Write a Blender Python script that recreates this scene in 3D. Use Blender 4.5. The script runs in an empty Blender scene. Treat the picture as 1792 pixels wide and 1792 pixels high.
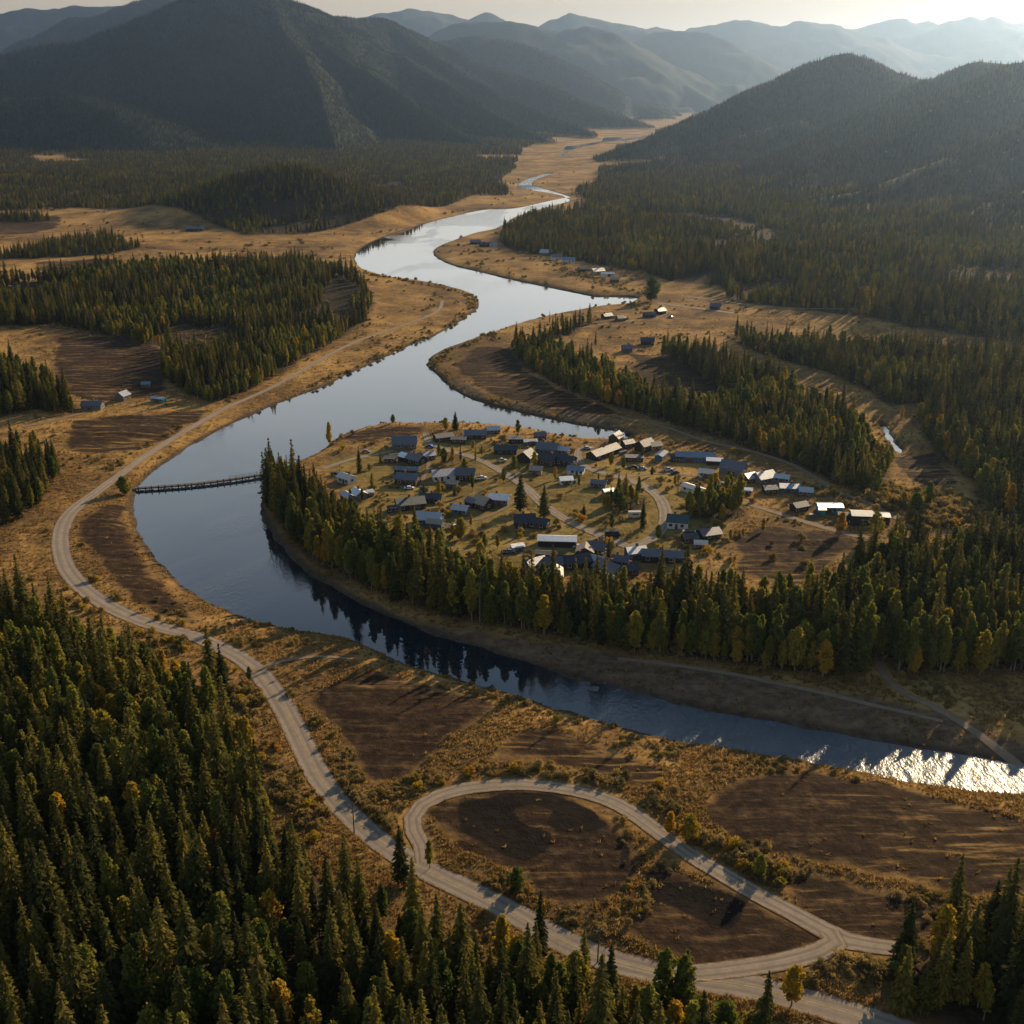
import bpy, bmesh, math, random
import numpy as np
from mathutils import Vector
R = math.radians
random.seed(7)
rng = np.random.default_rng(7)
S = bpy.context.scene
COL = S.collection

# ------------------------------------------------------------------ camera
F_PX, PITCH, CAM_Z, IMG = 1921.0, R(21.2), 165.0, 1792.0
cd = bpy.data.cameras.new('camera')
cam = bpy.data.objects.new('camera', cd)
COL.objects.link(cam)
cam.location = (0, 0, CAM_Z)
cam.rotation_euler = (R(90) - PITCH, 0, 0)
cd.sensor_width = 36
cd.lens = 36 * F_PX / IMG
cd.clip_start, cd.clip_end = 1.0, 80000
S.camera = cam
S.render.resolution_x = S.render.resolution_y = 1024

# ------------------------------------------------------------------ sky and sun
SUN_AZ, SUN_EL = R(37), R(19)          # azimuth clockwise from the view direction
W = bpy.data.worlds.new('World'); S.world = W; W.use_nodes = True
wn = W.node_tree
sky = wn.nodes.new('ShaderNodeTexSky'); sky.sky_type = 'NISHITA'; sky.sun_disc = False
sky.sun_elevation = SUN_EL; sky.sun_rotation = SUN_AZ
sky.altitude = 300; sky.air_density = 1.3; sky.dust_density = 0.6; sky.ozone_density = 1.5
bg = wn.nodes['Background']; bg.inputs['Strength'].default_value = 0.125
wg = wn.nodes.new('ShaderNodeGamma'); wg.inputs[1].default_value = 0.30
wt = wn.nodes.new('ShaderNodeTexCoord'); wx_ = wn.nodes.new('ShaderNodeSeparateXYZ'); wr = wn.nodes.new('ShaderNodeValToRGB'); wm = wn.nodes.new('ShaderNodeMix')
wm.data_type = 'RGBA'; wm.blend_type = 'MULTIPLY'; wm.inputs[0].default_value = 1.0
for e_ in (0.13, 0.30): wr.color_ramp.elements.new(e_)                       # dusty cream horizon, added bright band above that lightens the river reflection, clear blue overhead
for e_, (p_, c_) in zip(wr.color_ramp.elements, ((0.06, (1.62, 1.27, 0.94)), (0.14, (2.5, 2.27, 2.07)), (0.30, (2.30, 2.24, 2.20)), (0.55, (0.62, 0.98, 1.48)))): e_.position = p_; e_.color = (*c_, 1)
wn.links.new(wt.outputs['Generated'], wx_.inputs[0]); wn.links.new(wx_.outputs[2], wr.inputs[0])
wn.links.new(wg.outputs[0], wm.inputs[6]); wn.links.new(sky.outputs[0], wg.inputs[0]); wn.links.new(wr.outputs[0], wm.inputs[7]); wn.links.new(wm.outputs[2], bg.inputs['Color'])
sl = bpy.data.lights.new('sun', 'SUN'); sun = bpy.data.objects.new('sun', sl); COL.objects.link(sun)
sdir = Vector((math.sin(SUN_AZ) * math.cos(SUN_EL), math.cos(SUN_AZ) * math.cos(SUN_EL), math.sin(SUN_EL)))
sun.rotation_euler = (-sdir).to_track_quat('-Z', 'Y').to_euler()
sun.location = sdir * 500
sl.energy = 5.0; sl.angle = R(0.5); sl.color = (1.0, 0.77, 0.48)
S.view_settings.view_transform = 'Standard'; S.view_settings.look = 'None'
S.view_settings.exposure = 0.68; S.view_settings.gamma = 1.0
HAZE_DENSITY, HAZE_ANISO, HAZE_COLOR = 0.32e-4, 0.74, (0.46, 0.66, 1.0)
S.cycles.use_denoising = True
S.cycles.max_bounces = 5; S.cycles.diffuse_bounces = 2; S.cycles.glossy_bounces = 2
S.cycles.transmission_bounces = 2; S.cycles.volume_bounces = 1; S.cycles.transparent_max_bounces = 4
S.cycles.caustics_reflective = False; S.cycles.caustics_refractive = False

# ------------------------------------------------------------------ helpers
def tag(o, label=None, cat=None, group=None, kind=None):
    if label: o['label'] = label
    if cat: o['category'] = cat
    if group: o['group'] = group
    if kind: o['kind'] = kind
    return o
def thing(name, label, cat, loc, rz=0.0, sc=1.0, group=None):
    o = bpy.data.objects.new(name, None); COL.objects.link(o)
    o.location = loc; o.rotation_euler = (0, 0, rz); o.scale = (sc,) * 3 if not isinstance(sc, tuple) else sc
    o.empty_display_size = 0.5
    return tag(o, label, cat, group)
def put(name, mesh, parent=None):
    o = bpy.data.objects.new(name, mesh); COL.objects.link(o)
    if parent is not None: o.parent = parent
    return o
def mesh_np(name, V, Fq, mats=(), fm=None, smooth=False):
    """V (n,3); Fq: array (m,k) of one face size"""
    me = bpy.data.meshes.new(name)
    V = np.asarray(V, np.float32); Fq = np.asarray(Fq, np.int32)
    me.vertices.add(len(V)); me.vertices.foreach_set('co', V.ravel())
    m, k = Fq.shape
    me.loops.add(m * k); me.loops.foreach_set('vertex_index', Fq.ravel())
    me.polygons.add(m); me.polygons.foreach_set('loop_start', np.arange(0, m * k, k, dtype=np.int32))
    if smooth: me.polygons.foreach_set('use_smooth', np.ones(m, bool))
    for t in mats: me.materials.append(t)
    if fm is not None: me.polygons.foreach_set('material_index', np.asarray(fm, np.int32))
    me.update(calc_edges=True)
    return me
class MB:
    """collects boxes, tubes and polygons into one mesh"""
    def __init__(s): s.v, s.f, s.m = [], [], []
    def poly(s, pts, mi=0):
        b = len(s.v); s.v += [tuple(p) for p in pts]; s.f.append(tuple(range(b, b + len(pts)))); s.m.append(mi)
    def hexa(s, p, mi=0):          # 8 points: bottom ring 0-3, top ring 4-7
        b = len(s.v); s.v += [tuple(q) for q in p]
        for q in ((3, 2, 1, 0), (4, 5, 6, 7), (0, 1, 5, 4), (1, 2, 6, 5), (2, 3, 7, 6), (3, 0, 4, 7)):
            s.f.append(tuple(b + i for i in q)); s.m.append(mi)
    def box(s, x0, x1, y0, y1, z0, z1, mi=0):
        s.hexa([(x0, y0, z0), (x1, y0, z0), (x1, y1, z0), (x0, y1, z0), (x0, y0, z1), (x1, y0, z1), (x1, y1, z1), (x0, y1, z1)], mi)
    def tube(s, pts, rad, n=6, mi=0):
        pts = [Vector(p) for p in pts]; b = len(s.v)
        for i, p in enumerate(pts):
            d = (pts[min(i + 1, len(pts) - 1)] - pts[max(i - 1, 0)]).normalized()
            a = d.cross(Vector((0.3, 1, 0.1))).normalized(); c = d.cross(a)
            r = rad[i] if isinstance(rad, (list, tuple)) else rad
            for k in range(n):
                t = 2 * math.pi * k / n
                s.v.append(tuple(p + (a * math.cos(t) + c * math.sin(t)) * r))
        for i in range(len(pts) - 1):
            for k in range(n):
                s.f.append((b + i * n + k, b + i * n + (k + 1) % n, b + (i + 1) * n + (k + 1) % n, b + (i + 1) * n + k)); s.m.append(mi)
        s.f.append(tuple(b + k for k in range(n))[::-1]); s.m.append(mi)
        s.f.append(tuple(b + (len(pts) - 1) * n + k for k in range(n))); s.m.append(mi)
    def mesh(s, name, *mats):
        me = bpy.data.meshes.new(name); me.from_pydata(s.v, [], s.f)
        for t in mats: me.materials.append(t)
        me.polygons.foreach_set('material_index', np.array(s.m, np.int32)); me.update()
        return me

def ray(px, py):
    u = (np.asarray(px, float) - 896) / F_PX; v = (896 - np.asarray(py, float)) / F_PX
    return u, math.cos(PITCH) + v * math.sin(PITCH), -math.sin(PITCH) + v * math.cos(PITCH)
def on_ground(pts, z=2.6):
    """picture coordinates of the survey -> metres on the valley floor at height z"""
    p = np.asarray(pts, float); dx, dy, dz = ray(p[..., 0], p[..., 1]); t = (z - CAM_Z) / dz
    return np.stack([dx * t, dy * t], -1)
def at_depth(px, py, Y):
    dx, dy, dz = ray(px, py); t = Y / dy
    return float(dx * t), float(Y), float(CAM_Z + dz * t)
def project(x, y, z):
    zz = z - CAM_Z; c, s = math.cos(PITCH), math.sin(PITCH)
    d = y * c - zz * s; u = y * s + zz * c
    return 896 + F_PX * x / d, 896 - F_PX * u / d, d
def sst(a, b, x):
    t = np.clip((x - a) / (b - a), 0, 1); return t * t * (3 - 2 * t)
def _h(ix, iy, s):
    n = (ix.astype(np.int64) * 374761393 + iy.astype(np.int64) * 668265263 + s * 974634777) & 0xffffffff
    n = ((n ^ (n >> 13)) * 1274126177) & 0xffffffff
    return ((n ^ (n >> 16)) & 0xffff) / 65535.0
def vn(x, y, s=0):
    fx, fy = np.floor(x), np.floor(y); a, b = x - fx, y - fy
    a = a * a * (3 - 2 * a); b = b * b * (3 - 2 * b)
    return (_h(fx, fy, s) * (1 - a) + _h(fx + 1, fy, s) * a) * (1 - b) + (_h(fx, fy + 1, s) * (1 - a) + _h(fx + 1, fy + 1, s) * a) * b
def fbm(x, y, o=4, s=0):
    r, a, n = 0, 0.5, 0
    for i in range(o):
        r = r + a * vn(x, y, s + i * 17); n += a; a *= 0.5; x, y = x * 2.03 + 11.3, y * 2.03 - 7.7
    return r / n
def seg_dist(x, y, P, closed, maxd):
    d2 = np.full(x.shape, maxd * maxd); n = len(P)
    for i in range(n if closed else n - 1):
        ax, ay = P[i]; bx, by = P[(i + 1) % n]
        k = np.nonzero((x > min(ax, bx) - maxd) & (x < max(ax, bx) + maxd) & (y > min(ay, by) - maxd) & (y < max(ay, by) + maxd))[0]
        if not len(k): continue
        vx, vy = bx - ax, by - ay; wx, wy = x[k] - ax, y[k] - ay
        t = np.clip((wx * vx + wy * vy) / (vx * vx + vy * vy + 1e-9), 0, 1)
        d2[k] = np.minimum(d2[k], (wx - t * vx) ** 2 + (wy - t * vy) ** 2)
    return np.sqrt(d2)
def inside(x, y, P):
    r = np.zeros(x.shape, bool); n = len(P)
    lo, hi = P.min(0), P.max(0)
    k = np.nonzero((x > lo[0]) & (x < hi[0]) & (y > lo[1]) & (y < hi[1]))[0]
    xs, ys = x[k], y[k]; q = np.zeros(xs.shape, bool)
    for i in range(n):
        ax, ay = P[i]; bx, by = P[(i + 1) % n]
        if ay == by: continue
        c = (ay > ys) != (by > ys)
        q ^= c & (xs < (bx - ax) * (ys - ay) / (by - ay) + ax)
    r[k] = q
    return r
def sdist(x, y, P, maxd=60.):
    d = seg_dist(x, y, P, True, maxd); return np.where(inside(x, y, P), -d, d)
def smooth_line(P, step):
    """Catmull-Rom through P (n,k), resampled about every step metres"""
    P = np.asarray(P, float); out = []
    Q = np.vstack([2 * P[0] - P[1], P, 2 * P[-1] - P[-2]])
    for i in range(1, len(Q) - 2):
        n = max(1, int(np.hypot(*(Q[i + 1] - Q[i])[:2]) / step))
        for t in np.arange(n) / n:
            out.append(0.5 * (2 * Q[i] + (Q[i + 1] - Q[i - 1]) * t + (2 * Q[i - 1] - 5 * Q[i] + 4 * Q[i + 1] - Q[i + 2]) * t * t
                              + (3 * Q[i] - Q[i - 1] - 3 * Q[i + 1] + Q[i + 2]) * t ** 3))
    out.append(Q[-2])
    return np.array(out)

# ------------------------------------------------------------------ materials
def new_mat(name):
    m = bpy.data.materials.new(name); m.use_nodes = True
    nt = m.node_tree; nt.nodes.clear()
    return m, nt, nt.nodes.new('ShaderNodeOutputMaterial')
class NT:
    def __init__(s, nt): s.t = nt
    def n(s, typ, **kw):
        o = s.t.nodes.new(typ)
        for k, v in kw.items(): setattr(o, k, v)
        return o
    def l(s, a, b): s.t.links.new(a, b)
    def set(s, sock, v):
        if hasattr(v, 'links') or isinstance(v, bpy.types.NodeSocket): s.l(v, sock)
        else: sock.default_value = v
    def math(s, op, a, b=0.0, c=0.0):
        o = s.n('ShaderNodeMath', operation=op)
        s.set(o.inputs[0], a); s.set(o.inputs[1], b)
        if len(o.inputs) > 2: s.set(o.inputs[2], c)
        return o.outputs[0]
    def noise(s, vec, scale, detail=4, rough=0.55, dist=0.0):
        o = s.n('ShaderNodeTexNoise'); s.l(vec, o.inputs['Vector'])
        o.inputs['Scale'].default_value = scale; o.inputs['Detail'].default_value = detail
        o.inputs['Roughness'].default_value = rough; o.inputs['Distortion'].default_value = dist
        return o.outputs['Fac']
    def ramp(s, fac, stops):
        o = s.n('ShaderNodeValToRGB'); e = o.color_ramp.elements
        while len(e) < len(stops): e.new(0.5)
        for q, (p, c) in zip(e, stops): q.position = p; q.color = (*c, 1)
        s.set(o.inputs[0], fac); return o.outputs[0]
    def mix(s, fac, a, b):
        o = s.n('ShaderNodeMix', data_type='RGBA')
        s.set(o.inputs[0], fac); s.set(o.inputs[6], a if not isinstance(a, tuple) else (*a, 1)); s.set(o.inputs[7], b if not isinstance(b, tuple) else (*b, 1))
        return o.outputs[2]
    def step(s, v, a, b):
        o = s.n('ShaderNodeMapRange', interpolation_type='SMOOTHSTEP')
        s.set(o.inputs[0], v); o.inputs[1].default_value = a; o.inputs[2].default_value = b
        return o.outputs[0]
    def attr(s, name): return s.n('ShaderNodeAttribute', attribute_name=name).outputs['Fac']
    def bump(s, h, dist, strength=1.0):
        o = s.n('ShaderNodeBump'); s.l(h, o.inputs['Height']); o.inputs['Distance'].default_value = dist
        o.inputs['Strength'].default_value = strength; return o.outputs[0]
    def pbsdf(s, col, rough=0.9, spec=0.2, normal=None):
        o = s.n('ShaderNodeBsdfPrincipled'); s.set(o.inputs['Base Color'], col if not isinstance(col, tuple) else (*col, 1))
        s.set(o.inputs['Roughness'], rough); o.inputs['Specular IOR Level'].default_value = spec
        if normal is not None: s.l(normal, o.inputs['Normal'])
        return o
def ground_mat():
    m, nt, out = new_mat('valley_ground'); k = NT(nt)
    P = k.n('ShaderNodeNewGeometry').outputs['Position']
    big, mid, fine, tiny = k.noise(P, 0.012, 5), k.noise(P, 0.06, 6, 0.62, 0.6), k.noise(P, 0.35, 5, 0.65), k.noise(P, 1.6, 3, 0.7)
    mp = k.n('ShaderNodeMapping'); mp.inputs['Scale'].default_value = (0.12, 1.0, 1.0); mp.inputs['Rotation'].default_value = (0, 0, R(28)); k.l(P, mp.inputs[0])
    streak = k.noise(mp.outputs[0], 0.38, 5, 0.62, 0.5)
    g = k.math('ADD', k.math('MULTIPLY', mid, 0.55), k.math('MULTIPLY', fine, 0.45))
    g = k.math('ADD', k.math('MULTIPLY', g, 0.75), k.math('MULTIPLY', streak, 0.25))
    g = k.math('ADD', g, k.math('MULTIPLY', k.math('SUBTRACT', big, 0.52), 0.55))
    grass = k.ramp(g, [(0.32, (0.060, 0.034, 0.015)), (0.45, (0.155, 0.088, 0.032)), (0.55, (0.30, 0.168, 0.050)), (0.69, (0.44, 0.265, 0.088))])
    lawncol = k.ramp(g, [(0.34, (0.085, 0.064, 0.02)), (0.50, (0.19, 0.135, 0.036)), (0.66, (0.31, 0.20, 0.06))])
    s2 = k.math('ADD', k.math('MULTIPLY', fine, 0.5), k.math('MULTIPLY', streak, 0.5))
    soilcol = k.ramp(s2, [(0.34, (0.010, 0.0062, 0.0045)), (0.50, (0.026, 0.015, 0.0092)), (0.64, (0.080, 0.048, 0.025))])
    darkcol = k.ramp(s2, [(0.35, (0.008, 0.006, 0.0055)), (0.60, (0.017, 0.012, 0.009))])
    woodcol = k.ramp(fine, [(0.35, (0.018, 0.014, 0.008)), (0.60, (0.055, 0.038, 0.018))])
    mud = k.ramp(fine, [(0.35, (0.035, 0.024, 0.016)), (0.65, (0.095, 0.066, 0.042))])
    mtn = k.ramp(k.math('ADD', k.math('MULTIPLY', mid, 0.5), k.math('MULTIPLY', tiny, 0.5)), [(0.35, (0.012, 0.021, 0.015)), (0.55, (0.028, 0.036, 0.021)), (0.68, (0.060, 0.058, 0.028))])
    bankcol = k.ramp(k.math('ADD', k.math('MULTIPLY', fine, 0.6), k.math('MULTIPLY', streak, 0.4)), [(0.34, (0.050, 0.034, 0.022)), (0.50, (0.105, 0.070, 0.044)), (0.64, (0.19, 0.125, 0.068))])
    wob = k.math('MULTIPLY', k.math('SUBTRACT', mid, 0.5), 20.0)
    wob2 = k.math('MULTIPLY', k.math('SUBTRACT', fine, 0.5), 7.0)
    w = k.math('ADD', wob, wob2)
    c = k.mix(k.math('MULTIPLY', k.step(k.math('ADD', k.attr('lawn'), w), 0.0, 8.0), 0.8), grass, lawncol)
    c = k.mix(k.math('MULTIPLY', k.step(k.math('ADD', k.attr('soil'), w), -1.0, 2.0), k.math('SUBTRACT', 0.95, k.math('MULTIPLY', k.step(k.math('ADD', k.math('MULTIPLY', streak, 0.6), k.math('MULTIPLY', big, 0.4)), 0.53, 0.63), 0.55))), c, soilcol)
    c = k.mix(k.math('MULTIPLY', k.step(k.math('ADD', k.attr('bank'), wob2), -1.0, 3.0), 0.9), c, bankcol)
    c = k.mix(k.step(k.math('ADD', k.attr('bare'), k.math('MULTIPLY', wob2, 0.3)), -0.3, 0.5), c, darkcol)
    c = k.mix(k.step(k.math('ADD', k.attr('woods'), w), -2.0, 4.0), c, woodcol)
    c = k.mix(k.step(k.math('ADD', k.math('MULTIPLY', k.attr('shore'), -1.0), k.math('MULTIPLY', wob2, 0.7)), -3.2, -0.8), c, mud)
    c = k.mix(k.step(k.attr('mount'), 4.0, 14.0), c, mtn)
    b = k.math('ADD', k.math('MULTIPLY', fine, 1.0), k.math('MULTIPLY', tiny, 0.35))
    bs = k.pbsdf(c, 1.0, 0.05, k.bump(b, 0.55, 0.8))
    k.l(bs.outputs[0], out.inputs['Surface']); return m
def leaf_mat(name, stops, trans=0.3, nscale=0.5):
    m, nt, out = new_mat(name); k = NT(nt)
    oi = k.n('ShaderNodeObjectInfo').outputs['Random']
    P = k.n('ShaderNodeTexCoord').outputs['Object']
    f = k.math('ADD', k.math('MULTIPLY', oi, 0.68), k.math('MULTIPLY', k.noise(P, nscale, 3), 0.32))
    c = k.ramp(f, stops)
    d = k.n('ShaderNodeBsdfDiffuse'); t = k.n('ShaderNodeBsdfTranslucent'); x = k.n('ShaderNodeMixShader')
    k.l(c, d.inputs[0]); k.l(c, t.inputs[0]); x.inputs[0].default_value = trans
    k.l(d.outputs[0], x.inputs[1]); k.l(t.outputs[0], x.inputs[2]); k.l(x.outputs[0], out.inputs['Surface']); return m
def plain(name, col, rough=0.8, spec=0.3, var=0.25, scale=1.5, metal=0.0):
    m, nt, out = new_mat(name); k = NT(nt)
    P = k.n('ShaderNodeTexCoord').outputs['Object']
    n = k.noise(P, scale, 5, 0.65)
    c = k.mix(n, tuple(max(0, q * (1 - var * 1.6)) for q in col), tuple(min(1, q * (1 + var)) for q in col))
    bs = k.pbsdf(c, rough, spec); bs.inputs['Metallic'].default_value = metal
    k.l(bs.outputs[0], out.inputs['Surface']); return m
def roof_mat(name, col, rough=0.5, var=0.22, rust=0.0):
    m, nt, out = new_mat(name); k = NT(nt)
    P = k.n('ShaderNodeTexCoord').outputs['Object']
    n = k.noise(P, 0.6, 5, 0.7)
    c = k.mix(n, tuple(q * (1 - var * 1.8) for q in col), tuple(min(1, q * (1 + var)) for q in col))
    if rust: c = k.mix(k.math('MULTIPLY', k.step(k.noise(P, 0.9, 5, 0.7), 0.52, 0.66), rust), c, (0.16, 0.08, 0.04))
    w = k.n('ShaderNodeTexWave', wave_type='BANDS', bands_direction='X'); k.l(P, w.inputs['Vector']); w.inputs['Scale'].default_value = 1.1
    bs = k.pbsdf(c, rough, 0.4, k.bump(w.outputs['Fac'], 0.05)); k.l(bs.outputs[0], out.inputs['Surface']); return m
def road_mat(name, lo, hi, track):
    m, nt, out = new_mat(name); k = NT(nt)
    P = k.n('ShaderNodeNewGeometry').outputs['Position']
    uv = k.n('ShaderNodeSeparateXYZ'); k.l(k.n('ShaderNodeUVMap', uv_map='UVMap').outputs[0], uv.inputs[0])
    u = uv.outputs[0]
    mp = k.n('ShaderNodeCombineXYZ'); k.l(k.math('MULTIPLY', u, 9.0), mp.inputs[0]); k.l(k.math('MULTIPLY', uv.outputs[1], 0.03), mp.inputs[1])
    st = k.noise(mp.outputs[0], 1.0, 4, 0.6)
    n = k.math('ADD', k.math('MULTIPLY', k.noise(P, 0.5, 5, 0.7), 0.5), k.math('MULTIPLY', st, 0.5))
    c = k.ramp(n, [(0.35, lo), (0.65, hi)])
    tr = k.math('ABSOLUTE', k.math('SUBTRACT', k.math('ABSOLUTE', k.math('SUBTRACT', u, 0.5)), 0.2))
    c = k.mix(k.math('MULTIPLY', k.math('SUBTRACT', 1.0, k.step(tr, 0.02, 0.12)), 0.5), c, track)
    edge = k.math('SUBTRACT', 0.5, k.math('ABSOLUTE', k.math('SUBTRACT', u, 0.5)))
    e2 = k.math('ADD', edge, k.math('MULTIPLY', k.math('SUBTRACT', k.noise(P, 0.6, 5, 0.75), 0.5), 0.34))
    c = k.mix(k.step(e2, 0.09, 0.02), c, (0.15, 0.085, 0.035))
    bs = k.pbsdf(c, 0.95, 0.15, k.bump(k.noise(P, 2.5, 4, 0.7), 0.06)); k.l(bs.outputs[0], out.inputs['Surface']); return m
def water_mat():
    m, nt, out = new_mat('river_water'); k = NT(nt)
    P = k.n('ShaderNodeNewGeometry').outputs['Position']
    xyz = k.n('ShaderNodeSeparateXYZ'); k.l(P, xyz.inputs[0])
    riff = k.math('MULTIPLY', k.step(k.math('ADD', xyz.outputs[0], k.math('MULTIPLY', k.noise(P, 0.05, 3), 26.0)), 8.0, 80.0), k.step(xyz.outputs[1], 420.0, 330.0))
    mp = k.n('ShaderNodeMapping'); mp.inputs['Scale'].default_value = (1.0, 0.45, 1.0); mp.inputs['Rotation'].default_value = (0, 0, R(-30)); k.l(P, mp.inputs[0])
    calm = k.math('MULTIPLY', k.noise(mp.outputs[0], 0.20, 4, 0.5), 0.03)
    wind = k.math('MULTIPLY', k.step(k.noise(mp.outputs[0], 0.012, 3, 0.5, 0.8), 0.47, 0.56), k.math('MULTIPLY', k.noise(mp.outputs[0], 0.9, 3, 0.6), 0.14))
    chop = k.math('MULTIPLY', riff, k.math('ADD', k.math('MULTIPLY', k.noise(mp.outputs[0], 0.30, 4, 0.6), 0.75), k.math('MULTIPLY', k.noise(P, 1.1, 3, 0.6, 0.8), 0.16)))
    h = k.math('ADD', k.math('ADD', calm, wind), chop)
    silt = k.step(k.noise(P, 0.010, 3, 0.5), 0.42, 0.62)
    col = k.mix(silt, (0.006, 0.013, 0.019), (0.020, 0.024, 0.026))
    nb = k.bump(h, 1.0)
    df = k.n('ShaderNodeBsdfDiffuse'); k.l(col, df.inputs[0])
    gl = k.n('ShaderNodeBsdfGlossy'); gl.inputs['Color'].default_value = (1, 1, 1, 1); k.l(nb, gl.inputs['Normal'])
    k.set(gl.inputs['Roughness'], k.math('ADD', 0.03, k.math('MULTIPLY', riff, 0.33)))
    lw = k.n('ShaderNodeLayerWeight'); lw.inputs['Blend'].default_value = 0.5
    fr = k.ramp(lw.outputs['Facing'], [(0.0, (.03,) * 3), (0.35, (.06,) * 3), (0.55, (.15,) * 3), (0.70, (.36,) * 3), (0.84, (.74,) * 3), (0.95, (.96,) * 3)])
    x = k.n('ShaderNodeMixShader'); k.l(fr, x.inputs[0]); k.l(df.outputs[0], x.inputs[1]); k.l(gl.outputs[0], x.inputs[2])
    k.l(x.outputs[0], out.inputs['Surface']); return m

M = {}
M['ground'] = ground_mat(); M['water'] = water_mat()
M['spruce'] = leaf_mat('spruce_needles', [(0.10, (0.026, 0.033, 0.013)), (0.35, (0.066, 0.066, 0.020)), (0.60, (0.128, 0.110, 0.026)), (0.85, (0.20, 0.155, 0.032))], 0.38)
M['aspen'] = leaf_mat('olive_leaves', [(0.15, (0.075, 0.098, 0.020)), (0.42, (0.14, 0.15, 0.028)), (0.65, (0.22, 0.20, 0.032)), (0.85, (0.33, 0.25, 0.036))], 0.42, 0.4)
M['gold'] = leaf_mat('golden_leaves', [(0.12, (0.22, 0.17, 0.024)), (0.45, (0.36, 0.25, 0.028)), (0.72, (0.46, 0.27, 0.028)), (0.90, (0.40, 0.18, 0.026))], 0.45, 0.4)
M['shrub'] = leaf_mat('shrub_leaves', [(0.12, (0.13, 0.105, 0.034)), (0.40, (0.25, 0.175, 0.058)), (0.65, (0.34, 0.235, 0.08)), (0.88, (0.42, 0.29, 0.10))], 0.35, 0.7)
M['rust_leaf'] = leaf_mat('rust_leaves', [(0.1, (0.22, 0.06, 0.02)), (0.8, (0.36, 0.10, 0.03))], 0.4)
M['bark'] = plain('spruce_bark', (0.055, 0.042, 0.032), 0.95, 0.1)
M['pale_bark'] = plain('aspen_bark', (0.19, 0.165, 0.13), 0.9, 0.1)
M['gravel'] = road_mat('gravel_road', (0.185, 0.14, 0.096), (0.33, 0.255, 0.178), (0.125, 0.092, 0.062))
M['paved'] = road_mat('worn_pavement', (0.19, 0.147, 0.107), (0.32, 0.25, 0.18), (0.135, 0.104, 0.076))
M['track'] = road_mat('dirt_track', (0.15, 0.10, 0.06), (0.27, 0.19, 0.115), (0.20, 0.14, 0.085))
M['yellow_line'] = plain('yellow_road_paint', (0.42, 0.29, 0.09), 0.8, 0.2, 0.45, 0.5)
M['timber'] = plain('weathered_timber', (0.13, 0.10, 0.075), 0.9, 0.15, 0.4)
M['dark_timber'] = plain('dark_timber', (0.035, 0.028, 0.022), 0.9, 0.15, 0.4)
M['stone'] = plain('river_stone', (0.15, 0.135, 0.115), 0.9, 0.2, 0.5)
M['grass'] = None

# ------------------------------------------------------------------ survey of the valley (picture coordinates of the map points)
RIVER = [(990, 346), (960, 352), (905, 364), (850, 367), (800, 377), (750, 390), (700, 405), (655, 422), (630, 437), (622, 452), (628, 465), (645, 474), (680, 484), (725, 490), (765, 497), (800, 505), (825, 514), (838, 527), (835, 540), (815, 555), (790, 572), (755, 590), (715, 606), (680, 622), (650, 637), (610, 655), (570, 675), (530, 690), (490, 705), (450, 722), (410, 740), (375, 757), (340, 777), (305, 800), (275, 820), (255, 838), (243, 852), (236, 868), (231, 885), (235, 905), (245, 935), (262, 965), (285, 992), (315, 1020), (350, 1045), (400, 1070), (450, 1088), (500, 1100), (560, 1107), (600, 1115), (640, 1128), (680, 1148), (740, 1172), (800, 1190), (870, 1208), (950, 1232), (1020, 1255), (1100, 1277), (1200, 1299), (1300, 1315), (1400, 1332), (1500, 1350), (1600, 1368), (1700, 1382), (1792, 1390), (2100, 1425), (2100, 1392),
         (1792, 1340), (1700, 1325), (1600, 1308), (1500, 1290), (1400, 1272), (1300, 1255), (1220, 1240), (1140, 1220), (1060, 1200), (980, 1180), (900, 1155), (820, 1130), (750, 1108), (700, 1088), (650, 1066), (600, 1040), (550, 1010), (515, 980), (490, 955), (470, 925), (458, 900), (455, 875), (460, 855), (470, 838), (500, 820), (540, 800), (570, 785), (585, 770), (610, 757), (640, 748), (680, 741), (730, 740), (780, 740), (830, 741), (880, 745), (920, 750), (960, 757), (1000, 765), (1060, 768), (1100, 768), (1110, 762), (1095, 757), (1050, 750), (1000, 742), (960, 733), (910, 722), (860, 710), (820, 697), (790, 680), (770, 660), (750, 642), (752, 628), (770, 615), (800, 602), (840, 588), (880, 575), (920, 562), (960, 552), (1000, 545), (1040, 537), (1080, 533), (1100, 532), (1115, 521), (1080, 519), (1040, 519), (1020, 515), (980, 507), (930, 497), (880, 486), (830, 474), (790, 464), (765, 452), (758, 440), (770, 430), (795, 420), (830, 408), (865, 400), (885, 390), (905, 378), (950, 364), (995, 352)]
WATERS = [RIVER,
          [(985, 342), (960, 337), (930, 333), (905, 328), (910, 320), (925, 313), (945, 307), (968, 301), (966, 304), (945, 311), (932, 317), (930, 324), (950, 330), (975, 337), (1000, 346), (990, 346)],
          [(985, 263), (992, 256), (1020, 253), (1050, 248), (1052, 250), (1022, 256), (1000, 262)],
          [(1053, 249), (1057, 241), (1085, 240), (1088, 245)], [(1088, 243), (1180, 231), (1182, 233), (1090, 247)],
          [(1068, 222), (1100, 211), (1112, 206), (1128, 207), (1112, 211), (1090, 217), (1072, 224)],
          [(1220, 213), (1228, 205), (1246, 203), (1240, 210), (1226, 214)],
          [(860, 319), (865, 313), (876, 312), (870, 318)], [(980, 270), (990, 265), (992, 268), (984, 272)],
          [(1543, 744), (1549, 745), (1556, 758), (1568, 775), (1577, 792), (1570, 793), (1560, 782), (1550, 765)]]
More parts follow.
